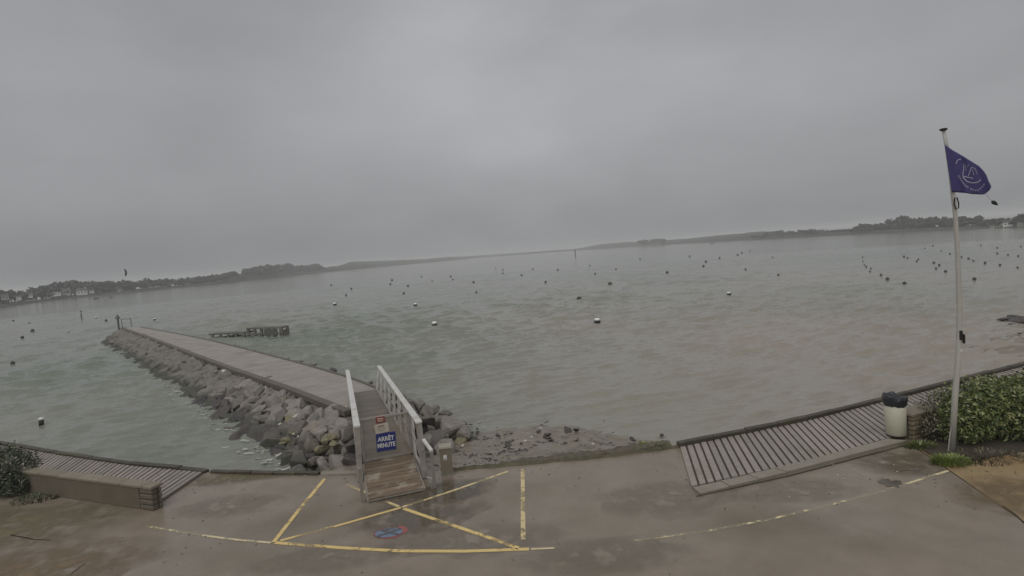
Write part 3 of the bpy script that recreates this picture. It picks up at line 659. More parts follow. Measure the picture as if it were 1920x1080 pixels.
# ------------------------------------------------------------------ beach rocks
big = [((914, 853), .20, 'largest dark rock lying near the pavement beyond the khaki post'), ((1064, 806), .22, 'dark weedy rock, outermost of a touching pair at the waterline'),
       ((1081, 806), .20, 'dark rounded rock touching another on its landward side at the waterline'), ((953, 833), .17, 'dark rock at the middle of a ragged seaweed line'), ((1025, 815), .19, 'dark upright rock within the outer seaweed cluster')]
for px, s_, lb in big: tag(put_rock('beach_rock', ROCKS_D[int(s_*100) % 7], P(px[0], px[1], beach_z(P(px[0], px[1], -.5).x, P(px[0], px[1], -.5).y)+.03), s_, None, random, .7), lb, 'rock', 'dark rocks on the foreshore')
for px in [(894, 804), (894, 811), (909, 819), (934, 817), (942, 830), (961, 825), (977, 833), (986, 847), (997, 841), (1010, 809), (1021, 819), (1033, 827), (1020, 831), (1059, 832), (1080, 826), (970, 847), (1024, 792), (1132, 790), (921, 866), (959, 863), (864, 787), (858, 793), (875, 799), (1185, 823), (948, 838), (956, 828), (1028, 821), (1004, 837), (980, 849), (994, 850), (870, 793), (868, 803), (882, 796), (823, 884), (1240, 815)]:
    z = beach_z(P(px[0], px[1], -.5).x, P(px[0], px[1], -.5).y); z = max(z, SEA-.03)
    tag(put_rock('beach_rock', random.choice(ROCKS_D), P(px[0], px[1], z+.01), random.uniform(.07, .15), None, random, .6), ('small dark rock beside the stones at the foot of the breakwater end' if px[0] < 900 else 'small dark rock in the ragged weed line short of the pair of rocks' if 935 < px[0] < 1000 else 'small dark rock in the weedy cluster just landward of the pair of rocks' if 1000 <= px[0] < 1045 else 'small dark rock out on the sand towards the boardwalk' if px[0] >= 1045 else 'small dark rock on the sand straight behind the khaki post'), 'rock', 'small dark rocks on the foreshore')
for px in [(907, 800), (932, 802), (996, 819), (1120, 795), (1068, 842), (1112, 832), (898, 791), (1013, 802), (1060, 830), (985, 826), (930, 852), (867, 836), (1185, 838), (1905, 660), (1890, 672), (1917, 648)]:
    z = max(beach_z(P(px[0], px[1], -.5).x, P(px[0], px[1], -.5).y), SEA-.02)
    tag(put_rock('pale_pebble', random.choice(ROCKS_P), P(px[0], px[1], z+.01), random.uniform(.05, .09), None, random, .6), 'pale pebble lying on the wet foreshore sand', 'pebble', 'pale pebbles on the foreshore')
gm = MB(); r5 = random.Random(21)      # the smallest stones and scraps of weed, past counting
for k in range(1000):
    x, y = r5.gauss(-.2, 2.0), 12.6+abs(r5.gauss(0, 2.2)); z = beach_z(x, y)
    if z < SEA-.05 or mnoise.noise((x*1.3, y*1.3, 9)) < -.12: continue
    me = r5.choice(ROCKS_D); e = r5.uniform(.015, .05)*(1.6 if mnoise.noise((x*1.3, y*1.3, 9)) > .18 else 1); a_ = r5.uniform(0, 6.28)
    R_ = Matrix.Rotation(a_, 3, 'Z'); gm.add([Vector((x, y, z))+R_ @ Vector((v.co.x*e*1.6, v.co.y*e, v.co.z*e*.6)) for v in me.vertices], [tuple(q.vertices) for q in me.polygons])
tag(gm.build('gravel', M['rock_dark']), kind='stuff')
for px, s_, lb, lst in [((1888, 597), .42, 'dark log shaped rock at the tip of the spit beyond the flagpole', ROCKS_D), ((1900, 596), .55, 'pale topped rock on the spit beyond the flagpole', ROCKS), ((1915, 601), .8, 'brown slab of rock where the spit leaves the frame', ROCKS_D), ((1898, 607), .2, 'small dark rock in the water below the spit', ROCKS_D), ((1911, 625), .13, 'lone dark stone in the shallows between spit and boardwalk', ROCKS_D)]:
    tag(put_rock('spit_rock', random.choice(lst), P(px[0], px[1], SEA+.1), s_, None, random, .55), lb, 'rock', 'rocks of the spit')

# ------------------------------------------------------------------ gangway
GA = math.atan2(3.02, 9.35)
gw = thing('gangway', 'aluminium footbridge with pale handrails leading up to the breakwater', 'gangway', (-2.8, 11.1, 0), GA)
def gl(p):   # world -> gangway local
    d = Vector(p)-Vector((-2.8, 11.1, 0)); return Vector((d.x*math.cos(GA)+d.y*math.sin(GA), -d.x*math.sin(GA)+d.y*math.cos(GA), d.z))
for k in range(11):                                      # hinged ramp boards in front
    y = .02+k*.175; z = .05+.10*y/1.9; MB().box((random.uniform(-.012, .012), y+.085, z), (1.16, .163, .05)).build('ramp_board', M['ramp'], gw, bevel=.006)
MB().box((0, -.005, .035), (1.17, .02, .025)).build('ramp_lip', M['alu_dark'], gw)
MB().bar((-.60, 0, .02), (-.60, 1.9, .10), .04, .09).bar((.60, 0, .02), (.60, 1.9, .10), .04, .09).build('ramp_stringer', M['alu_dark'], gw)
for k in range(52):
    y = 2.02+k*.152; x0, x1 = -.60-.06*(y-2)/8, .60-.36*(y-2)/8; z = .15-.06*(y-2)/8
    MB().hexa([(x0, y, z-.04), (x1, y, z-.04), (x1, y+.138, z-.04), (x0, y+.138, z-.04), (x0, y, z), (x1, y, z), (x1, y+.138, z), (x0, y+.138, z)]).build('deck_board', M['gang_deck'], gw)
def rb(side, y):     # foot of the railing
    t = (y-.6)/9.3; return Vector(((.71-.45*t) if side > 0 else (-.71-.03*t), y, .10-.08*t))
def rt(side, y):     # top of the railing
    t = (y-.6)/9.3; return Vector(((.68-.24*t) if side > 0 else (-.66-.09*t), y+.02, 1.33-.36*t))
for side, y0 in ((1, .62), (-1, 1.18)):
    y1 = 10.0; o = MB().bar(rt(side, y0), rt(side, y1), .15, .055); o.build('handrail', M['alu_white'], gw, bevel=.008)
    MB().bar(rb(side, y0)+V3(0, 0, .06), rb(side, y1)+V3(0, 0, .06), .06, .12).build('bottom_rail', M['alu'], gw)
    pm = lambda y: rb(side, y).lerp(rt(side, y), .45)
    MB().bar(pm(y0), pm(y1), .05, .045).build('mid_rail', M['alu_dark'], gw)
    ny = 9
    for k in range(ny):
        y = y0+.06+(y1-y0-.12)*k/(ny-1); a, b = rb(side, y), rt(side, y)-V3(0, 0, .025)
        w = .66 if k else .13
        q0 = [a+Vector((-.015, -w/2, .02)), a+Vector((.015, -w/2, .02)), a+Vector((.015, w/2, .02)), a+Vector((-.015, w/2, .02))]
        q1 = [v-a+b for v in q0]
        if k == 0:
            q0 = [a+Vector((-.065, -.05, -.08)), a+Vector((.065, -.05, -.08)), a+Vector((.065, .05, -.08)), a+Vector((-.065, .05, -.08))]; q1 = [v-a+b+V3(0, 0, .08) for v in q0]
        MB().hexa(q0+q1).build('post' if k == 0 else 'side_panel', M['alu'] if k == 0 else M['alu_white'], gw)
        if k < ny-1:
            yb = y0+.06+(y1-y0-.12)*(k+1)/(ny-1); MB().bar(rb(side, y)+V3(-.03*side, 0, .1), rt(side, yb)+V3(-.03*side, 0, -.1), .02, .035).build('brace', M['alu_dark'], gw)
for side, x, y, h in ((1, .82, .05, .82), (-1, -.70, .10, .74)):
    MB().box((x, y, h/2), (.07, .07, h)).build('guide_post', M['alu_dark'], gw)
MB().bar((.82, .03, .84), (.74, .62, .92), .07, .05).build('guide_rail', M['alu_white'], gw)
MB().bar((.72, .4, .13), (.84, .02, .16), .05, .03).build('hinge_bracket', M['alu'], gw)
# gate across the deck
GY, GX0, GX1, GZ0, GZ1 = 1.97, -.56, .58, .20, 1.22
gate = MB().bar((GX0, GY, GZ1), (GX1, GY, GZ1), .05, .05).bar((GX0, GY, GZ0), (GX1, GY, GZ0), .05, .055).bar((GX0, GY, GZ0), (GX0, GY, GZ1), .05, .05).bar((GX1, GY, GZ0), (GX1, GY, GZ1), .055, .05).bar((GX1-.17, GY, GZ0), (GX1-.17, GY, GZ1), .03, .025).build('gate', M['alu'], gw)
wm = MB()
for k in range(46):
    x = GX0+.03+k*(GX1-GX0-.06)/45; wm.box((x, GY, (GZ0+GZ1)/2), (.009, .009, GZ1-GZ0-.05))
for k in range(9):
    z = GZ0+.06+k*(GZ1-GZ0-.1)/8; wm.box((0, GY-.001, z), (GX1-GX0-.05, .008, .008))
o = wm.build('wire_mesh', M['mesh'], gate); o['kind'] = 'stuff'
MB().box((GX1-.02, GY-.03, .72), (.05, .03, .12)).build('latch', M['alu_dark'], gate)

def text_mesh(name, s, size, m, parent, loc, off=.0, xs=1.0):
    cu = bpy.data.curves.new(name, 'FONT'); cu.body = s; cu.size = size; cu.align_x = 'CENTER'; cu.align_y = 'CENTER'; cu.offset = off; cu.extrude = .0015; cu.resolution_u = 3
    t = bpy.data.objects.new(name, cu); COL.objects.link(t); dg = bpy.context.evaluated_depsgraph_get()
    me = bpy.data.meshes.new_from_object(t.evaluated_get(dg)); bpy.data.objects.remove(t); me.materials.clear(); me.materials.append(m)
    o = link(name, me, parent); o.location = loc; o.rotation_euler = (math.pi/2, 0, 0); o.scale = (xs, 1, 1); return o
def sign(name, label, cat, px, w, h, m, tilt=0.0, group='signs on the gangway gate', up=0):
    # the board hangs on the near face of the gate
    gyw = Vector((-2.8, 11.1, 0)); nrm = Vector((-math.sin(GA), math.cos(GA), 0)); d = ray(*px); p0 = gyw+nrm*(GY-.045-up)
    t = (p0-EYE).dot(nrm)/d.dot(nrm); c = EYE+d*t
    r = thing(name, label, cat, c, GA, group); r.rotation_euler = (0, tilt, GA)
    MB().box((0, 0, 0), (w, .012, h)).build('board', m, r, bevel=.003); return r
bs = sign('blue_sign', 'blue board reading ARRÊT MINUTE on the gangway gate', 'sign', (724, 828), .47, .45, M['bluesign'], .02, up=.0)
text_mesh('lettering', 'ARRÊT', .150, M['white'], bs, (0, -.0085, .075), .004, .88)
text_mesh('lettering', 'MINUTE', .150, M['white'], bs, (0, -.0085, -.085), .004, .80)
rs = sign('red_sign', 'small dark red notice at the top of the gangway gate', 'sign', (713, 787), .215, .15, M['redsign'])
MB().box((0, -.007, .03), (.15, .004, .026)).box((0, -.007, -.012), (.16, .004, .012)).box((0, -.007, -.04), (.13, .004, .010)).build('print_lines', M['paper'], rs)
ws = sign('white_sign', 'cream paper notice between the red and the blue board', 'sign', (716, 803), .33, .23, M['paper'], -.06, up=.008)
MB().box((-.01, -.007, .06), (.15, .004, .035)).build('print_heading', M['ink'], ws)
MB().box((-.02, -.007, .01), (.22, .004, .014)).box((-.01, -.007, -.03), (.20, .004, .012)).box((0, -.007, -.065), (.15, .004, .010)).build('print_lines', M['ink2'], ws)

# ------------------------------------------------------------------ service pedestal
pc = P(839, 889); pd = thing('service_pedestal', 'khaki metal service post with a pale top beside the gangway', 'service post', pc, .12)
MB().hexa([(-.13, -.10, .03), (.13, -.10, .03), (.13, .10, .03), (-.13, .10, .03), (-.14, -.11, .64), (.14, -.11, .64), (.14, .11, .64), (-.14, .11, .64)]).build('body', M['pedestal'], pd, bevel=.012)
MB().hexa([(-.16, -.13, .64), (.16, -.13, .64), (.16, .13, .64), (-.16, .13, .64), (-.145, -.115, .70), (.145, -.115, .70), (.145, .115, .70), (-.145, .115, .70)]).build('cap', M['pedestal_top'], pd, bevel=.01)
MB().box((0, 0, .015), (.30, .24, .03)).build('base_plate', M['alu_dark'], pd)
lab = MB().box((-.015, -.113, .44), (.08, .006, .12)).build('notice_plate', M['white'], pd)
MB().box((-.015, -.118, .405), (.05, .004, .016)).build('print_mark', M['black'], lab)
MB().box((.125, -.117, .34), (.012, .008, .5)).build('door_seam', M['alu_dark'], pd)

# ------------------------------------------------------------------ waste bin
bc = P(1680, 821); bc.z = .09; bn = thing('waste_bin', 'cream cylindrical waste bin with a black bag folded over its rim', 'waste bin', bc)
MB().lathe([(.195, 0), (.205, .02), (.222, .80), (.205, .80), (.195, .70)], 32).build('drum', M['bin'], bn, smooth=True)
MB().lathe([(.20, -.012), (.20, .0)], 32).build('foot_ring', M['black'], bn)
bm_ = bmesh.new(); prof = [(.226, .70), (.24, .78), (.25, .85), (.238, .905), (.19, .92), (.12, .88), (.05, .84)]; rows = []
for i, (r_, z_) in enumerate(prof):
    row = []
    for k in range(36):
        a = 6.2832*k/36; q = mnoise.noise((math.cos(a)*2.2, math.sin(a)*2.2, z_*5)); q2 = mnoise.noise((math.cos(a)*6, math.sin(a)*6, z_*9))
        row.append(bm_.verts.new((math.cos(a)*r_*(1+.10*q+.05*q2), math.sin(a)*r_*(1+.10*q+.05*q2), z_+(.05*q+.03*q2)*(1.4 if i in (0, 4, 3) else 1))))
    rows.append(row)
for i in range(len(rows)-1):
    for k in range(36): bm_.faces.new((rows[i][k], rows[i][(k+1) % 36], rows[i+1][(k+1) % 36], rows[i+1][k]))
bm_.faces.new(rows[-1]); me = bpy.data.meshes.new('bin_bag'); bm_.to_mesh(me); bm_.free(); me.materials.append(M['bag']); link('bin_bag', me, bn)

# ------------------------------------------------------------------ flagpole and flag
FY = P(1785, 846).y
base = P(1785, 846); fp = thing('flagpole', 'tall slim pale grey flagpole standing beside the hedge', 'flagpole', base); c = base
ctl = [(1785, 846), (1791, 740), (1797.5, 660), (1799, 590), (1796, 480), (1791, 400), (1783, 330), (1775, 275), (1769, 244)]
pts = [Q(x, y, FY)-c for x, y in ctl]; rad = np.interp(np.arange(len(pts)), [0, 3, len(pts)-1], [.060, .047, .031])
MB().tube(pts, list(rad), 14).build('pole', M['pole'], fp, smooth=True)
top = pts[-1]; MB().lathe([(.03, -.02), (.068, .0), (.068, .03), (.03, .04)], 18, top).build('pole_cap', M['black'], fp)
cq = Q(1800, 632, FY)-c
MB().box(cq+V3(-.025, -.06, .05), (.05, .05, .20)).box(cq+V3(.03, -.06, -.03), (.04, .05, .20)).build('cleat', M['black'], fp, bevel=.01)
b2 = Q(1799, 657, FY)-c; MB().lathe([(.050, -.02), (.056, -.015), (.056, .02), (.050, .025)], 18, b2).build('collar', M['alu_white'], fp)
b3 = Q(1789, 382, FY)-c; MB().tube([b3+V3(-.035, -.06, .12), b3+V3(-.05, -.06, -.02), b3+V3(-.01, -.06, -.12), b3+V3(.04, -.06, -.10), b3+V3(.045, -.06, 0), b3+V3(.01, -.06, .13)], .012, 6).build('halyard_loop', M['black'], fp)
MB().tube([Q(1778, 846, FY-.15)-c, Q(1781, 815, FY-.1)-c, pts[1]*.6], .012, 6).build('base_strap', M['alu'], fp)
hz = [Q(x+9, y, FY-.02)-c for x, y in ctl[1:]]
def wave(px, py):
    u = (px-1772-(py-272)*.16); return FY-.06-.05*math.sin(u*.11+py*.012)*min(1, max(0, u)/25)-.02*math.sin(u*.27-py*.05)*min(1, max(0, u)/25)
def fl(px, py, d=0.0): return Q(px, py, wave(px, py)-d)
topc = [(1771.5, 271), (1785, 281), (1808, 294), (1822, 303), (1835, 311), (1844, 320), (1850, 329), (1853, 338), (1857, 347)]
botc = [(1784.5, 360), (1797, 361), (1811, 362), (1822, 364), (1834, 364.5), (1844, 365), (1848, 363), (1855, 357), (1858, 350)]
T2 = lerp_poly([V3(*p) for p in topc], 26); B2 = lerp_poly([V3(*p) for p in botc], 26); vs = []
fo = thing('flag', 'frayed indigo flag with a pale sailing boat emblem flying from the pole', 'flag', fl(1772, 272)); fc = fo.location.copy()
for j in range(18):
    for i in range(26):
        q = T2[i].lerp(B2[i], j/17); e = mnoise.noise((j*.9, i*.2, 1))*2.2*max(0, (i-20)/5); vs.append(fl(q.x+e, q.y)-fc)
cloth = link('cloth', np_mesh('cloth', [tuple(v) for v in vs], grid_quads(18, 26), M['flag']), fo)
so = cloth.modifiers.new('thick', 'SOLIDIFY'); so.thickness = .004; so.offset = 0
def zp(x, y): return (1730+x/6.0, 220+y/6.0)
def ribbon(mb, pl, w):
    pl = [V3(*zp(*p)) for p in pl]; pl = lerp_poly(pl, max(3, int(sum((b-a).length for a, b in zip(pl, pl[1:]))/1.5)+2))
    for a, b in zip(pl, pl[1:]):
        d = (b-a).normalized(); n = V3(-d.y, d.x)*w/2
        mb.add([fl(*(v.xy), .010)-fc for v in (a-n, b-n, b+n, a+n)], [(0, 1, 2, 3)])
em = MB()
for pl, w in [([(466, 520), (460, 590), (450, 655)], 1.2), ([(450, 660), (500, 672), (568, 686)], 1.6), ([(512, 662), (530, 610), (550, 562)], 1.5), ([(550, 562), (590, 575), (616, 640)], 1.0),
              ([(480, 545), (490, 600)], .9), ([(560, 590), (575, 650)], .8), ([(452, 672), (500, 722), (560, 738), (610, 732), (655, 705)], 1.7), ([(375, 525), (385, 490), (410, 470), (432, 474)], 1.6), ([(500, 560), (520, 530)], .8), ([(655, 705), (640, 690)], .9)]: ribbon(em, pl, w)
em.build('boat_emblem', M['emblem'], fo)
em = MB()
for a in [(405, 660), (415, 676), (425, 693), (437, 712), (449, 730), (462, 747), (476, 763), (492, 776), (508, 787)]:
    ribbon(em, [(a[0]-8, a[1]+5), (a[0]+8, a[1]-6)], 1.5)
for a in [(545, 806), (570, 816), (598, 822), (625, 818), (650, 800), (672, 780), (690, 755)]: ribbon(em, [(a[0]-6, a[1]+8), (a[0]+5, a[1]-8)], 1.6)
em.build('emblem_border', M['emblem'], fo)
MB().tube([fl(1849, 364)-fc, fl(1854, 371)-fc, fl(1862, 379)-fc], .006, 6).build('loose_line', M['emblem'], fo)
MB().tube([fl(1860, 377)-fc, fl(1863, 379.5)-fc, fl(1867, 382)-fc, fl(1871, 384.5)-fc], [.02, .042, .03, .008], 8).build('toggle', M['black'], fo)

# ------------------------------------------------------------------ shrubs and grass
def leaves(n, ctr, rad, size, fn=None, shell=.45, seed=0, squash=1.0):
    r = np.random.default_rng(seed); d = r.normal(size=(n*2, 3)); d /= np.linalg.norm(d, axis=1)[:, None]
    q = np.array([mnoise.noise(Vector(v)*2.3+Vector((seed*3.1, 0, 0))) for v in d]); q2 = np.array([mnoise.noise(Vector(v)*5.5+Vector((seed, 5, 0))) for v in d])
    rr_ = (1+.28*q+.16*q2)*(shell+(1-shell)*r.random(n*2)**.45); p = d*rr_[:, None]*np.array(rad)+np.array(ctr); keep = p[:, 2] > .03
    p, d = p[keep][:n], d[keep][:n]; m = len(p)
    nrm = d+r.normal(size=(m, 3))*.75+np.array([0, 0, .35]); nrm /= np.linalg.norm(nrm, axis=1)[:, None]
    a = np.cross(nrm, r.normal(size=(m, 3))); a /= np.linalg.norm(a, axis=1)[:, None]; b = np.cross(nrm, a); s_ = size*r.uniform(.6, 1.35, m)[:, None]
    v = np.stack([p-a*s_, p+b*s_*.42+nrm*s_*.12, p+a*s_, p-b*s_*.42+nrm*s_*.12], 1).reshape(-1, 3); f = np.arange(m*4).reshape(-1, 4); return v, f
def shrub(name, label, base, blobs, m, seed, group=None, stems=7, bloom=0):
    root = thing(name, label, 'shrub', base, 0, group); vs = []; fs = []; o = 0
    for k, (n, c_, rad, sz) in enumerate(blobs):
        v, f = leaves(n, c_, rad, sz, seed=seed+k); vs.append(v); fs.append(f+o); o += len(v)
    ob = link('foliage', np_mesh('foliage', np.concatenate(vs), np.concatenate(fs), M[m], False), root)
    r = random.Random(seed); mb = MB()
    for k in range(stems):
        c_, rad = blobs[k % len(blobs)][1], blobs[k % len(blobs)][2]; e = Vector(c_)+Vector((r.uniform(-.7, .7)*rad[0], r.uniform(-.7, .7)*rad[1], r.uniform(.0, .6)*rad[2])); s0 = Vector((c_[0]*.5+r.uniform(-.2, .2), c_[1]*.5, 0))
        mb.tube([s0, s0.lerp(e, .5)+V3(0, 0, .08), e], [.02, .014, .006], 5)
    mb.build('stems', M['bark'], root)
    if bloom:
        v, f = leaves(bloom, blobs[0][1], tuple(x*1.03 for x in blobs[0][2]), .022, seed=seed+50, shell=.9); link('blossom', np_mesh('blossom', v, f, M['bloom'], False), root)
    return root
bp_ = [P(*q) for q in [(1716, 830), (1735, 848), (1762, 862), (1800, 868), (1850, 860), (1920, 848), (1990, 836)]]+[V3(13.4, 14.2), V3(11.5, 13.6), V3(9.3, 12.6)]
soil = slab('planting_bed', bp_, .028, M['soil'], .05); tag(soil, kind='structure')
hb = V3(10.35, 11.55)
shrub('hedge_shrub', 'large glossy green shrub standing just beyond the flagpole', hb, [(5200, (.10, .25, .70), (1.05, .62, .70), .05), (2600, (-.55, .05, .45), (.55, .45, .5), .045), (2200, (.7, -.05, .5), (.7, .5, .55), .05)], 'leaf', 1, 'shrubs of the hedge', 9, 60)
shrub('hedge_shrub', 'taller green shrub leaving the frame behind the flagpole hedge', V3(12.1, 12.4), [(4600, (0, 0, .58), (.95, .75, .66), .05), (2000, (.7, -.4, .45), (.7, .6, .55), .05)], 'leaf', 12, 'shrubs of the hedge', 7)
shrub('hedge_shrub', 'thin brownish shrub with dry twigs between the stone wall and the flagpole', V3(9.45, 11.85), [(1100, (0, 0, .34), (.48, .32, .36), .036), (600, (.25, .25, .7), (.5, .35, .32), .036)], 'leaf_dry', 23, 'shrubs of the hedge', 14)
shrub('hedge_shrub', 'dark low shrub with pale blossoms at the end of the stone wall', P(12, 925), [(3000, (-.05, .1, .58), (.66, .58, .66), .045), (1300, (.35, -.05, .25), (.45, .42, .32), .04)], 'leaf_dark', 34, None, 8, 46)
def tuft(name, label, base, n, r0, h, m, seed):
    r = random.Random(seed); mb = MB()
    for k in range(n):
        a = r.uniform(0, 6.28); q = r0*math.sqrt(r.random()); p = V3(math.cos(a)*q, math.sin(a)*q*.6); ln = V3(math.cos(a), math.sin(a))*r.uniform(.02, .10); hh = h*r.uniform(.15, 1.25)*(1.15-.5*q/r0); w = V3(-math.sin(a), math.cos(a))*r.uniform(.006, .013)
        mb.add([p-w, p+w, p+ln*.5+V3(0, 0, hh*.7)+w*.7, p+ln*.5+V3(0, 0, hh*.7)-w*.7, p+ln*1.3+V3(0, 0, hh)], [(0, 1, 2, 3), (3, 2, 4)])
    o = mb.build(name, M[m]); o.location = base; return tag(o, label, 'grass', kind='stuff')
tuft('grass', 'bright green grass tuft growing at the foot of the flagpole', P(1782, 868), 620, .36, .15, 'grass', 1)
tuft('grass', 'short weedy grass along the foot of the hedge', P(1850, 858), 500, .7, .10, 'leaf_dry', 2)
tuft('grass', 'weedy grass between the waste bin and the flagpole', P(1725, 838), 420, .32, .12, 'leaf', 3)
tuft('grass', 'grass growing on the wrack bank by the boardwalk end', P(1222, 838), 420, .45, .09, 'leaf', 4)
tuft('grass', 'grass fringe under the low shrub with pale blossoms', P(70, 935), 320, .55, .10, 'leaf_dark', 5)

# ------------------------------------------------------------------ pier-end beacon and jetty
bq = P(222.5, 612); bk = thing('beacon', 'slim beacon post with a cone topmark at the breakwater tip', 'beacon', bq)
MB().tube([(0, 0, -.4), (0, 0, 1.0)], .10, 10).build('post', M['steel'], bk)
MB().lathe([(.26, .92), (.26, .97), (.02, 1.45)], 14).build('topmark', M['steel'], bk)
rq = P(229, 612.5); rl = thing('guard_rail', 'low thin guard rail beside the beacon at the breakwater tip', 'railing', rq)
e = P(247, 611)-rq
MB().bar((0, 0, .85), e+V3(0, 0, .85), .06, .06).build('rail', M['steel'], rl)
for t in (.02, .98): MB().bar(e*t+V3(0, 0, -.1), e*t+V3(0, 0, .84), .05, .05).build('post', M['steel'], rl)
ja, jb = P(392, 635.5, SEA), P(466, 632, SEA); jc = P(528, 630.5, SEA)
jt = thing('jetty', 'dark piled jetty standing in the water beyond the breakwater deck', 'jetty', V3(jb.x, jb.y, SEA)); c = jt.location.copy()
dirj = (jc-jb).normalized(); nj = V3(-dirj.y, dirj.x)
dk = MB().hexa([v-c+V3(0, 0, z) for z in (.72, .86) for v in (jb, jc, jc+nj*.95, jb+nj*.95)]).build('deck', M['jetty'], jt)
for k in range(6):
    p = jb.lerp(jc, k/5); MB().box(p-c+V3(0, .1, .25), (.22, .22, 1.2)).build('pile', M['jetty'], jt)
    MB().box(p-c+nj*.8+V3(0, 0, .25), (.2, .2, 1.2)).build('pile', M['jetty'], jt)
p = jb.lerp(jc, .70); MB().hexa([v-c+V3(0, -.12, z) for z in (.1, .7) for v in (p-dirj*.75, p+dirj*.75, p+dirj*.75+nj*.1, p-dirj*.75+nj*.1)]).build('fender_panel', M['steel'], jt)
MB().bar(jb-c+V3(0, -.05, .3), jc-c+V3(0, -.05, .3), .1, .14).build('waling', M['jetty'], jt)
MB().bar(jc-c+V3(0, 0, .3), jc-c+nj*.95+V3(0, 0, .3), .1, .5).build('end_panel', M['jetty'], jt)
wk = thing('access_walkway', 'low faint walkway floating just short of the piled jetty', 'walkway', ja); c = ja
MB().hexa([v-c+V3(0, 0, z) for z in (.35, .5) for v in (ja, jb-dirj*.2, jb-dirj*.2+nj*1.2, ja+nj*1.2)]).build('deck', M['jetty'], wk)
for k in range(5):
    p = ja.lerp(jb, k/5+.1); MB().box(p-c+V3(0, 0, .0), (.2, .2, .9)).build('float', M['jetty'], wk)

# ------------------------------------------------------------------ mooring buoys
def buoy_proto(kind):
    if kind == 'ball':
        lo = MB().lathe([(.05, -.30), (.24, -.2), (.32, 0.0), (.31, .10)], 16).mesh('float', M['buoy_black'], True)
        hi = MB().lathe([(.31, .10), (.27, .24), (.16, .33), (.03, .36)], 16).mesh('cap', M['buoy_white'], True)
        ring = MB().tube([(0, 0, .34), (0, 0, .46)], .035, 6).mesh('mooring_eye', M['black'])
        return [('float', lo), ('cap', hi), ('mooring_eye', ring)]
    if kind == 'can':
        return [('float', MB().lathe([(.10, -.2), (.125, -.1), (.125, .16), (.11, .18)], 14).mesh('float', M['buoy_black'], True)),
                ('cap', MB().lathe([(.11, .18), (.128, .19), (.125, .29), (.03, .33)], 14).mesh('cap', M['buoy_white'], True))]
    return [('float', MB().lathe([(.08, -.25), (.24, -.12), (.28, .05), (.22, .2), (.08, .28)], 10).mesh('float', M['buoy_grey'], True)),
            ('mooring_eye', MB().tube([(0, 0, .26), (0, 0, .38)], .03, 5).mesh('mooring_eye', M['black']))]
PROTO = {k: buoy_proto(k) for k in ('ball', 'can', 'dark')}
def buoy(px, kind, width, label, group):
    p = P(px[0], px[1], SEA); d = (p-EYE).dot(FW); base_w = {'ball': .64, 'can': .25, 'dark': .56}[kind]
    s_ = (width if width > 5 else width*.82)*d/FOC/base_w*random.uniform(.88, 1.12); r = thing('mooring_buoy', label, 'buoy', (p.x, p.y, SEA+.09), random.uniform(0, 6), group); r.scale = (s_, s_, s_)
    r.rotation_euler = (random.uniform(-.15, .15), random.uniform(-.15, .15), random.uniform(0, 6))
    for n_, me in PROTO[kind]: link(n_, me, r)
G1 = 'white topped mooring buoys'
buoy((1120, 605), 'ball', 13, 'largest white topped black buoy, straight out from the foreshore rocks', G1)
buoy((815, 610), 'ball', 12, 'white topped black buoy out beyond the gangway handrail', G1)
buoy((779, 573), 'ball', 8, 'smaller white topped buoy just beyond the one off the gangway', G1)
buoy((1367, 553), 'ball', 9, 'lone white topped buoy out from the ribbed boardwalk', G1)
buoy((628, 572), 'ball', 7, 'small white topped buoy beyond the piled jetty', G1)
buoy((78, 797), 'can', 9, 'small can shaped buoy with white cap close to the beam by the low shrub', G1)
buoy((24, 683), 'dark', 8, 'black round buoy near the frame edge on the sheltered side of the breakwater', 'dark buoys inside the breakwater')
buoy((1086, 562), 'dark', 9, 'black buoy further out behind the largest white topped buoy', 'dark buoys out in the bay')
buoy((1144, 534), 'dark', 8, 'black buoy just beyond another black buoy in mid bay', 'dark buoys out in the bay')
for px, w in [((25, 602), 4), ((55, 606), 5), ((61, 621), 6), ((42, 634), 6), ((199, 602), 5), ((129, 624), 3), ((152, 585), 4), ((180, 597), 5), ((290, 600), 5)]:
    buoy(px, 'dark' if px[0] not in (55, 180, 290) else 'ball', w, 'small dark buoy on the water off the breakwater tip' if px[0] not in (55, 180, 290) else 'tiny pale buoy on the water off the breakwater tip', 'dark buoys inside the breakwater' if px[0] not in (55, 180, 290) else 'pale buoys off the breakwater tip')
for px, w in [((1200, 486), 4), ((1106, 499), 4), ((1155, 505), 4), ((1116, 514), 5), ((1251, 512), 6), ((1293, 481), 4), ((1046, 507), 5), ((1023, 530), 5), ((978, 517), 5), ((943, 513), 4), ((943, 506), 3), ((929, 503), 3), ((999, 505), 4), ((888, 530), 5), ((893, 549), 5), ((845, 519), 4), ((849, 525), 4), ((659, 542), 5), ((649, 554), 4), ((621, 535), 4), ((735, 526), 5), ((732, 533), 4), ((765, 537), 5), ((757, 551), 5), ((790, 519), 3), ((810, 527), 3)]:
    buoy(px, 'dark', w, 'small dark buoy scattered in the middle of the bay', 'dark buoys out in the bay')
for px, w in [((1406, 471), 3), ((1391, 474.6), 4), ((1383, 478.5), 4), ((1349, 484.6), 5), ((1323.6, 491.7), 5), ((1319, 500), 5), ((1398, 506), 5), ((1459.5, 517), 5), ((1449, 483), 3)]:
    buoy(px, 'dark', w, 'small dark buoy far out from the ribbed boardwalk', 'dark buoys off the boardwalk')
for px, w in [((1617.5, 483), 3), ((1618, 491), 3), ((1621, 497), 3), ((1624, 501), 4), ((1633, 504.5), 4), ((1631, 510), 4), ((1652, 517), 5), ((1664, 525), 6), ((1696, 533), 6)]:
    buoy(px, 'dark', w, 'small dark buoy in the curving row short of the flagpole', 'buoys in the curving row')
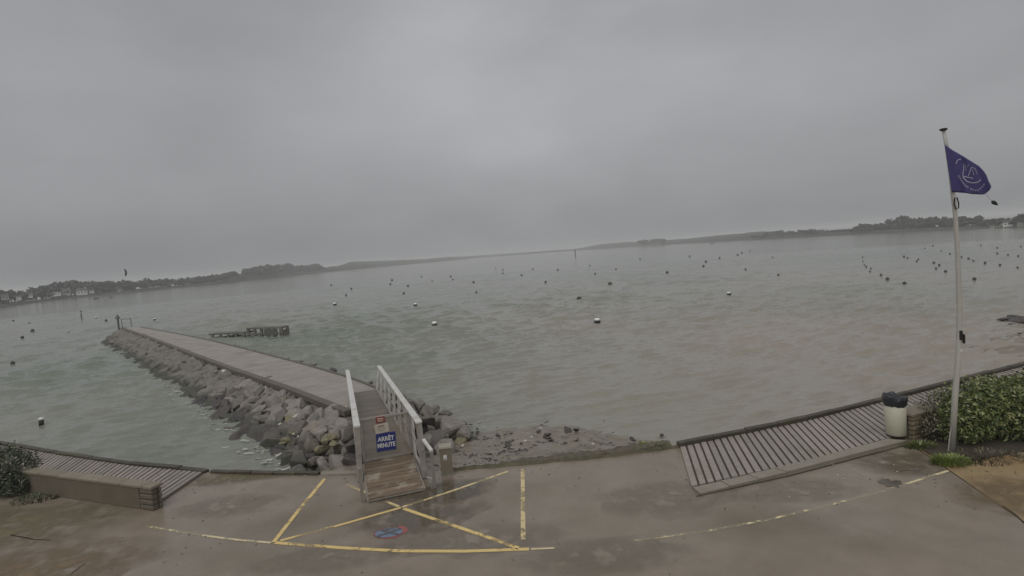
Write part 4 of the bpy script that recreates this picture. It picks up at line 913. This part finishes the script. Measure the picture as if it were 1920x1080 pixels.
for px, w in [((1695, 482), 4), ((1702, 484.5), 4), ((1722, 487), 4), ((1719, 491), 4), ((1734, 466), 3), ((1749, 461), 3), ((1765, 471), 3), ((1781, 477), 4), ((1751, 494), 5), ((1761, 498), 5), ((1755, 504.5), 5), ((1773, 510.5), 6)]:
    buoy(px, 'dark', w, 'small dark buoy in the far cluster just short of the flagpole', 'buoys clustered short of the flagpole')
for px, w in [((1803, 483), 4), ((1816, 486), 5), ((1825, 490), 4), ((1847, 494), 5), ((1875, 498), 5), ((1908, 503), 5), ((1839, 461), 3), ((1870, 466), 4), ((1870, 476), 4), ((1890, 479), 4), ((1909.5, 481), 4), ((1914, 463), 3)]:
    buoy(px, 'dark', w, 'small dark buoy in the far cluster beyond the flagpole', 'buoys clustered beyond the flagpole')
buoy((1827, 525), 'dark', 6, 'nearest black buoy beyond the flagpole, apart from the cluster', 'buoys clustered beyond the flagpole')
# perches, boats and kite
def perch(px, hpx, label):
    p = P(px[0], px[1], SEA); d = (p-EYE).dot(FW); h = hpx*d/FOC; r = thing('channel_perch', label, 'channel marker', p); w = 1.1*d/FOC
    MB().tube([(0, 0, -.5), (0, 0, h)], [w, w*.8], 8).build('post', M['steel'], r); MB().box((0, 0, h*.92), (w*2.6, w*2.6, h*.14)).build('topmark', M['steel'], r)
perch((1079, 480), 11, 'thin dark channel post standing far out in mid bay')
perch((153, 597), 9, 'thin dark post in the water off the breakwater tip')
def boat(px, wpx, label, ang=0.0):
    p = P(px[0], px[1], SEA); d = (p-EYE).dot(FW); Lb = wpx*d/FOC; r = thing('moored_boat', label, 'boat', p, ang, 'boats lying off the far shore'); b = Lb*.3
    sec = [(-.5, .75, .16), (-.2, 1, .15), (.2, .85, .17), (.5, .06, .24)]; vs = []; fs = []
    for x, w_, h_ in sec: vs += [(x*Lb, -b/2*w_, h_*Lb), (x*Lb, -b/3*w_, -.05*Lb), (x*Lb, b/3*w_, -.05*Lb), (x*Lb, b/2*w_, h_*Lb)]
    for i in range(3):
        for k in range(3): fs.append((i*4+k, i*4+k+1, i*4+5+k, i*4+4+k))
        fs.append((i*4+3, i*4, i*4+4, i*4+7))
    fs += [(0, 1, 2, 3), (15, 14, 13, 12)]
    MB().add(vs, fs).build('hull', M['steel'], r); MB().box((-.08*Lb, 0, .22*Lb), (.3*Lb, b*.6, .16*Lb)).build('cabin', M['steel'], r, bevel=.02)
boat((180, 561), 11, 'dark small boat moored nearer the houses on the far shore', .1)
boat((208, 558.5), 7, 'smaller dark boat lying beyond its neighbour off the far shore', .1)
boat((1335, 457), 7, 'tiny dark boat off the wooded spit across the bay', .1)
kc = Q(235, 511, 150); kt = thing('kite', 'dark crescent traction kite flying low over the far shore', 'kite', kc)
kt.scale = (.55, .7, .82); mb = MB(); R1 = 2.2
vs = []
for i in range(13):
    a = math.radians(-62+124*i/12); w_ = .55*math.cos(a*.95)+.08
    for u in (-1, 1): vs.append(((math.cos(a)-1)*R1*.55+.4+u*.12*w_, u*w_*.7, math.sin(a)*R1*.62))
o = MB().add(vs, [(2*i, 2*i+1, 2*i+3, 2*i+2) for i in range(12)]).build('canopy', M['kite'], kt); so = o.modifiers.new('t', 'SOLIDIFY'); so.thickness = .12
MB().tube([(( math.cos(math.radians(-62+124*i/12))-1)*R1*.55+.5, .0, math.sin(math.radians(-62+124*i/12))*R1*.62) for i in range(13)], .07, 6).build('leading_edge', M['black'], kt)

# ------------------------------------------------------------------ far shores
def horizon_y(px): return 474-(px-960)*151/1920
def land(name, water, tops, depth, m, label=None, kind='structure', n=90, jag=.12, seed=0):
    wx = [p[0] for p in water]; wy = [p[1] for p in water]; tx = [p[0] for p in tops]; ty = [p[1] for p in tops]; vs = []
    for i, x in enumerate(np.linspace(wx[0], wx[-1], n)):
        a = P(x, float(np.interp(x, wx, wy)), SEA-.02); out = Vector((a.x, a.y, 0)).normalized()
        dist = a.xy.length; b = a+out*depth*.45; c_ = a+out*depth
        yt = float(np.interp(x, tx, ty)); tz = CAM_H+(horizon_y(x)-yt)*(dist+depth*.45)/FOC
        tz = max(tz, SEA+.3)*(1)+jag*mnoise.noise((x*.08+seed, 0, seed))+jag*.6*mnoise.noise((x*.33+seed, 2, seed))
        a2 = a+out*depth*.06; a2.z = SEA+.55*(tz-SEA)+.1; b.z = tz; c_.z = tz*.7
        vs += [a+V3(0, 0, -1.2), a, a2, (a2+b)/2+V3(0, 0, .05*(tz-SEA)), b, c_]
    o = link(name, np_mesh(name, [tuple(v) for v in vs], grid_quads(n, 6), m)); tag(o, label, kind=kind); return o
LW = [(-160, 598), (0, 577), (60, 568.5), (120, 561), (180, 555), (240, 549.5), (300, 543), (340, 539.5)]
land('far_shore', LW, [(-160, 590), (0, 563), (60, 560), (120, 552), (180, 546), (240, 541), (300, 536), (340, 535)], 60, M['land'], seed=1)
W2 = [(290, 544), (400, 533.5), (470, 525), (550, 516), (600, 511), (660, 505), (720, 499), (800, 492), (860, 486.5), (905, 482.5)]
land('far_shore', W2, [(290, 541), (400, 524), (440, 514), (520, 508), (600, 504), (640, 497), (660, 491), (700, 489.5), (740, 488), (800, 485.5), (840, 481.5), (905, 480)], 90, M['land'], jag=.5, seed=3)
land('far_hills', [(860, 486), (960, 478.5), (1080, 469.5), (1140, 465.5), (1210, 460.5), (1300, 455.5), (1390, 450.5), (1450, 447.5)],
     [(860, 481.5), (960, 475), (1080, 466.5), (1100, 463), (1125, 458), (1170, 454), (1200, 453), (1250, 450), (1290, 447.5), (1340, 442), (1390, 438), (1420, 434.5), (1450, 434)], 160, M['landhaze'], jag=.5, seed=5, n=140)
W4 = [(1384, 451.5), (1420, 449.5), (1450, 447.5), (1520, 443.5), (1600, 439.5), (1700, 434.5), (1790, 430.5), (1860, 428), (1920, 427), (2080, 424)]
land('far_shore', W4, [(1384, 450), (1420, 444), (1455, 437), (1530, 434), (1600, 431), (1650, 427), (1700, 424), (1790, 420), (1860, 418), (1920, 416), (2080, 415)], 60, M['land'], seed=7)

def crown_mesh(seed, nl=7, n=260):
    r = np.random.default_rng(seed); vs = []; fs = []; o = 0
    for k in range(nl):
        c_ = np.array([r.normal()*.26, r.normal()*.26, .62+r.normal()*.14]); rad = np.array([.30, .30, .24])*r.uniform(.75, 1.2)
        d = r.normal(size=(n//nl, 3)); d /= np.linalg.norm(d, axis=1)[:, None]; p = c_+d*rad*r.uniform(.6, 1.05, (len(d), 1))
        nr = d+r.normal(size=d.shape)*.5; nr /= np.linalg.norm(nr, axis=1)[:, None]; a = np.cross(nr, r.normal(size=d.shape)); a /= np.linalg.norm(a, axis=1)[:, None]; b = np.cross(nr, a); s_ = r.uniform(.07, .15, (len(d), 1))
        v = np.stack([p-a*s_, p-b*s_, p+a*s_, p+b*s_], 1).reshape(-1, 3); vs.append(v); fs.append(np.arange(len(v)).reshape(-1, 4)+o); o += len(v)
    return np_mesh('crown', np.concatenate(vs), np.concatenate(fs), M['tree_leaf'], False)
CROWNS = [crown_mesh(s_) for s_ in range(8)]
TRUNK = MB().tube([(0, 0, -.1), (.01, 0, .3), (0, .02, .6)], [.05, .035, .02], 6).mesh('trunk', M['bark'])
def forest(water, tops, step, back, label, group, seed, fill=True):
    wx = [p[0] for p in water]; wy = [p[1] for p in water]; tx = [p[0] for p in tops]; ty = [p[1] for p in tops]; r = random.Random(seed); x = tx[0]
    while x < tx[-1]:
        for row in ((0, 1) if fill else (0,)):
            xx = x+r.uniform(-.4, .4)*step+row*step*.5; a = P(xx, float(np.interp(xx, wx, wy)), SEA); out = Vector((a.x, a.y, 0)).normalized()
            p = a+out*(back*(1.0 if row == 0 else .45)+r.uniform(0, 6)); dist = p.xy.length
            zt = CAM_H+(horizon_y(xx)-float(np.interp(xx, tx, ty)))*dist/FOC
            zb = SEA+.5+.12*(dist-a.xy.length)*.2
            if row == 1: zt = zb+(zt-zb)*r.uniform(.45, .8)
            h = max(1.0, (zt-zb)*r.uniform(.86, 1.06)); w_ = h*r.uniform(.75, 1.15); w_ = max(w_, step*dist/FOC*1.15)
            t = thing('tree', label(xx, row) if callable(label) else label, 'tree', (p.x, p.y, zb), r.uniform(0, 6), group); t.scale = (w_, w_, h)
            link('crown', r.choice(CROWNS), t); link('trunk', TRUNK, t)
        x += step*r.uniform(.8, 1.2)
forest(LW, [(-20, 547), (0, 546), (30, 545), (55, 549), (70, 541), (90, 537), (105, 534), (120, 533), (140, 527), (165, 531), (190, 528), (235, 527), (270, 525), (300, 523), (335, 523)], 9, 26, lambda x, row: ('low dark tree in front of ' if row else 'dark tree behind ')+('the beige house near the frame edge' if x < 25 else 'the small white house and its white gable' if x < 80 else 'the long low white house' if x < 118 else 'the tall grey beige house' if x < 140 else 'the widest white house' if x < 168 else 'the small white house next to the widest' if x < 200 else 'the dim pale house under the kite' if x < 260 else 'the bare point past the last house'), 'trees among the far houses', 1)
forest(W2, [(340, 523), (400, 516), (420, 511), (445, 508), (462, 508), (475, 500), (490, 498), (520, 500), (545, 494), (555, 494), (566, 499), (578, 496), (600, 495), (608, 500), (625, 499)], 9, 24, lambda x, row: ('low dark tree at the foot of ' if row else 'rounded dark tree on ')+('the point past the flying kite' if x < 400 else 'the wooded point straight behind the jetty' if x < 510 else 'the highest clump of the wooded point' if x < 565 else 'the last clump ending the wooded point'), 'trees on the wooded point', 2)
forest(W4, [(1420, 440), (1455, 433), (1470, 434), (1500, 432), (1530, 430), (1550, 431), (1600, 428), (1622, 419), (1638, 421), (1650, 419)], 11, 22, lambda x, row: ('low bush at the foot of ' if row else 'low dark tree on ')+('the bare tip of the far spit' if x < 1490 else 'the middle of the far spit' if x < 1600 else 'the spit where it meets the taller wood'), 'trees on the spit', 3)
forest(W4, [(1645, 420), (1670, 414), (1697, 405), (1715, 412), (1725, 409), (1745, 407), (1760, 410), (1775, 408), (1790, 410), (1800, 407), (1830, 405), (1845, 408), (1870, 407), (1900, 407), (1920, 400), (1950, 400)], 10, 24, lambda x, row: ('lower tree in front of ' if row else 'tall dark tree in ')+('the peak where the far wood begins' if x < 1712 else 'the far wood short of the flagpole' if x < 1785 else 'the far wood just past the flagpole' if x < 1850 else 'the end of the far wood near the white house'), 'trees of the far wood', 4)
forest([(1150, 465), (1300, 455.5)], [(1196, 452), (1206, 449), (1222, 450), (1232, 447), (1250, 449)], 9, 30, 'small tree standing above the low hills in mid bay', 'trees above the low hills', 5, False)

def house(px, wpx, hpx, wall, label, back=8, ang=0.0, flat=False):
    base_ = P(px[0], float(np.interp(px[0], [p[0] for p in (LW if px[0] < 400 else W4)], [p[1] for p in (LW if px[0] < 400 else W4)])), SEA)
    out = Vector((base_.x, base_.y, 0)).normalized(); p = base_+out*back; dist = p.xy.length; fwd = p.dot(Vector((0, 1, 0)))
    z0 = CAM_H+(horizon_y(px[0])-px[1])*fwd/FOC; w_, h_ = wpx*fwd/FOC*.8, hpx*fwd/FOC
    r = thing('house', label, 'house', (p.x, p.y, z0), math.atan2(out.x, out.y)*-1+ang, 'houses on the far shores'); d_ = w_*.55
    eh = h_ if flat else h_*.62
    MB().box((0, 0, eh/2-.3), (w_, d_, eh+.6)).build('wall', wall, r)
    if flat: MB().box((0, 0, eh+.05), (w_*1.04, d_*1.06, .12)).build('roof', M['slate'], r)
    else:
        ov = w_*.53; y = d_*.56; mb = MB().add([(-ov, -y, eh), (ov, -y, eh), (ov, y, eh), (-ov, y, eh), (-ov*.96, 0, h_*1.05), (ov*.96, 0, h_*1.05)], [(0, 1, 5, 4), (2, 3, 4, 5), (1, 2, 5), (3, 0, 4), (3, 2, 1, 0)]); rf = mb.build('roof', M['slate'], r)
        MB().box((w_*.33, 0, h_*1.1), (w_*.09, w_*.07, h_*.3)).build('chimney', wall, rf)
    nw = max(2, int(wpx/6))
    for k in range(nw):
        xw = (-.5+(k+.5)/nw)*w_*.9; f = MB().box((xw, -d_/2-.02, eh*.5), (w_/nw*.36, .06, eh*.42)).build('window', M['glass'], r)
house((12, 560), 13, 8, M['house2'], 'beige house nearest the frame edge on the far shore')
house((37, 560.5), 9, 6, M['house'], 'small white house between the beige house and the round treetops')
house((59, 556), 8, 6, M['house'], 'tiny bright white gable on the far shore')
house((106, 553), 19, 5, M['house'], 'long low white house on the far shore', flat=True)
house((126, 551), 15, 10, M['house2'], 'tall grey beige house behind the long low white one')
house((155, 551), 20, 10, M['house'], 'widest white house with a dark gabled roof on the far shore')
house((155, 540), 6, 6, M['house'], 'white gable peeping above the widest white house', 20)
house((173, 548), 9, 5, M['house'], 'small white house next to the widest one')
house((184, 541), 9, 6, M['house2'], 'dim grey house higher up behind the small white one', 20)
house((225, 547), 9, 6, M['house2'], 'dim pale house near the shore under the flying kite')
house((1889, 423), 16, 9, M['house'], 'white house beside the far wood beyond the flagpole')
house((1913, 424), 10, 9, M['house2'], 'grey house at the frame edge beyond the far wood')
house((1866, 427), 18, 3.5, M['house2'], 'long low boathouse at the waterline beyond the flagpole', 4, flat=True)

# ------------------------------------------------------------------ haze
hm = bpy.data.materials.new('haze'); hm.use_nodes = True; t = hm.node_tree; t.nodes.clear()
pv = N(t, 'ShaderNodeVolumePrincipled'); pv.inputs['Color'].default_value = (.96, .965, .98, 1); pv.inputs['Density'].default_value = .0008; pv.inputs['Anisotropy'].default_value = .0
ho = N(t, 'ShaderNodeOutputMaterial'); t.links.new(pv.outputs[0], ho.inputs['Volume'])
hz_ = MB().box((0, 1620, 6.0), (6900, 3400, 20.0)).build('haze', hm); tag(hz_, kind='stuff')
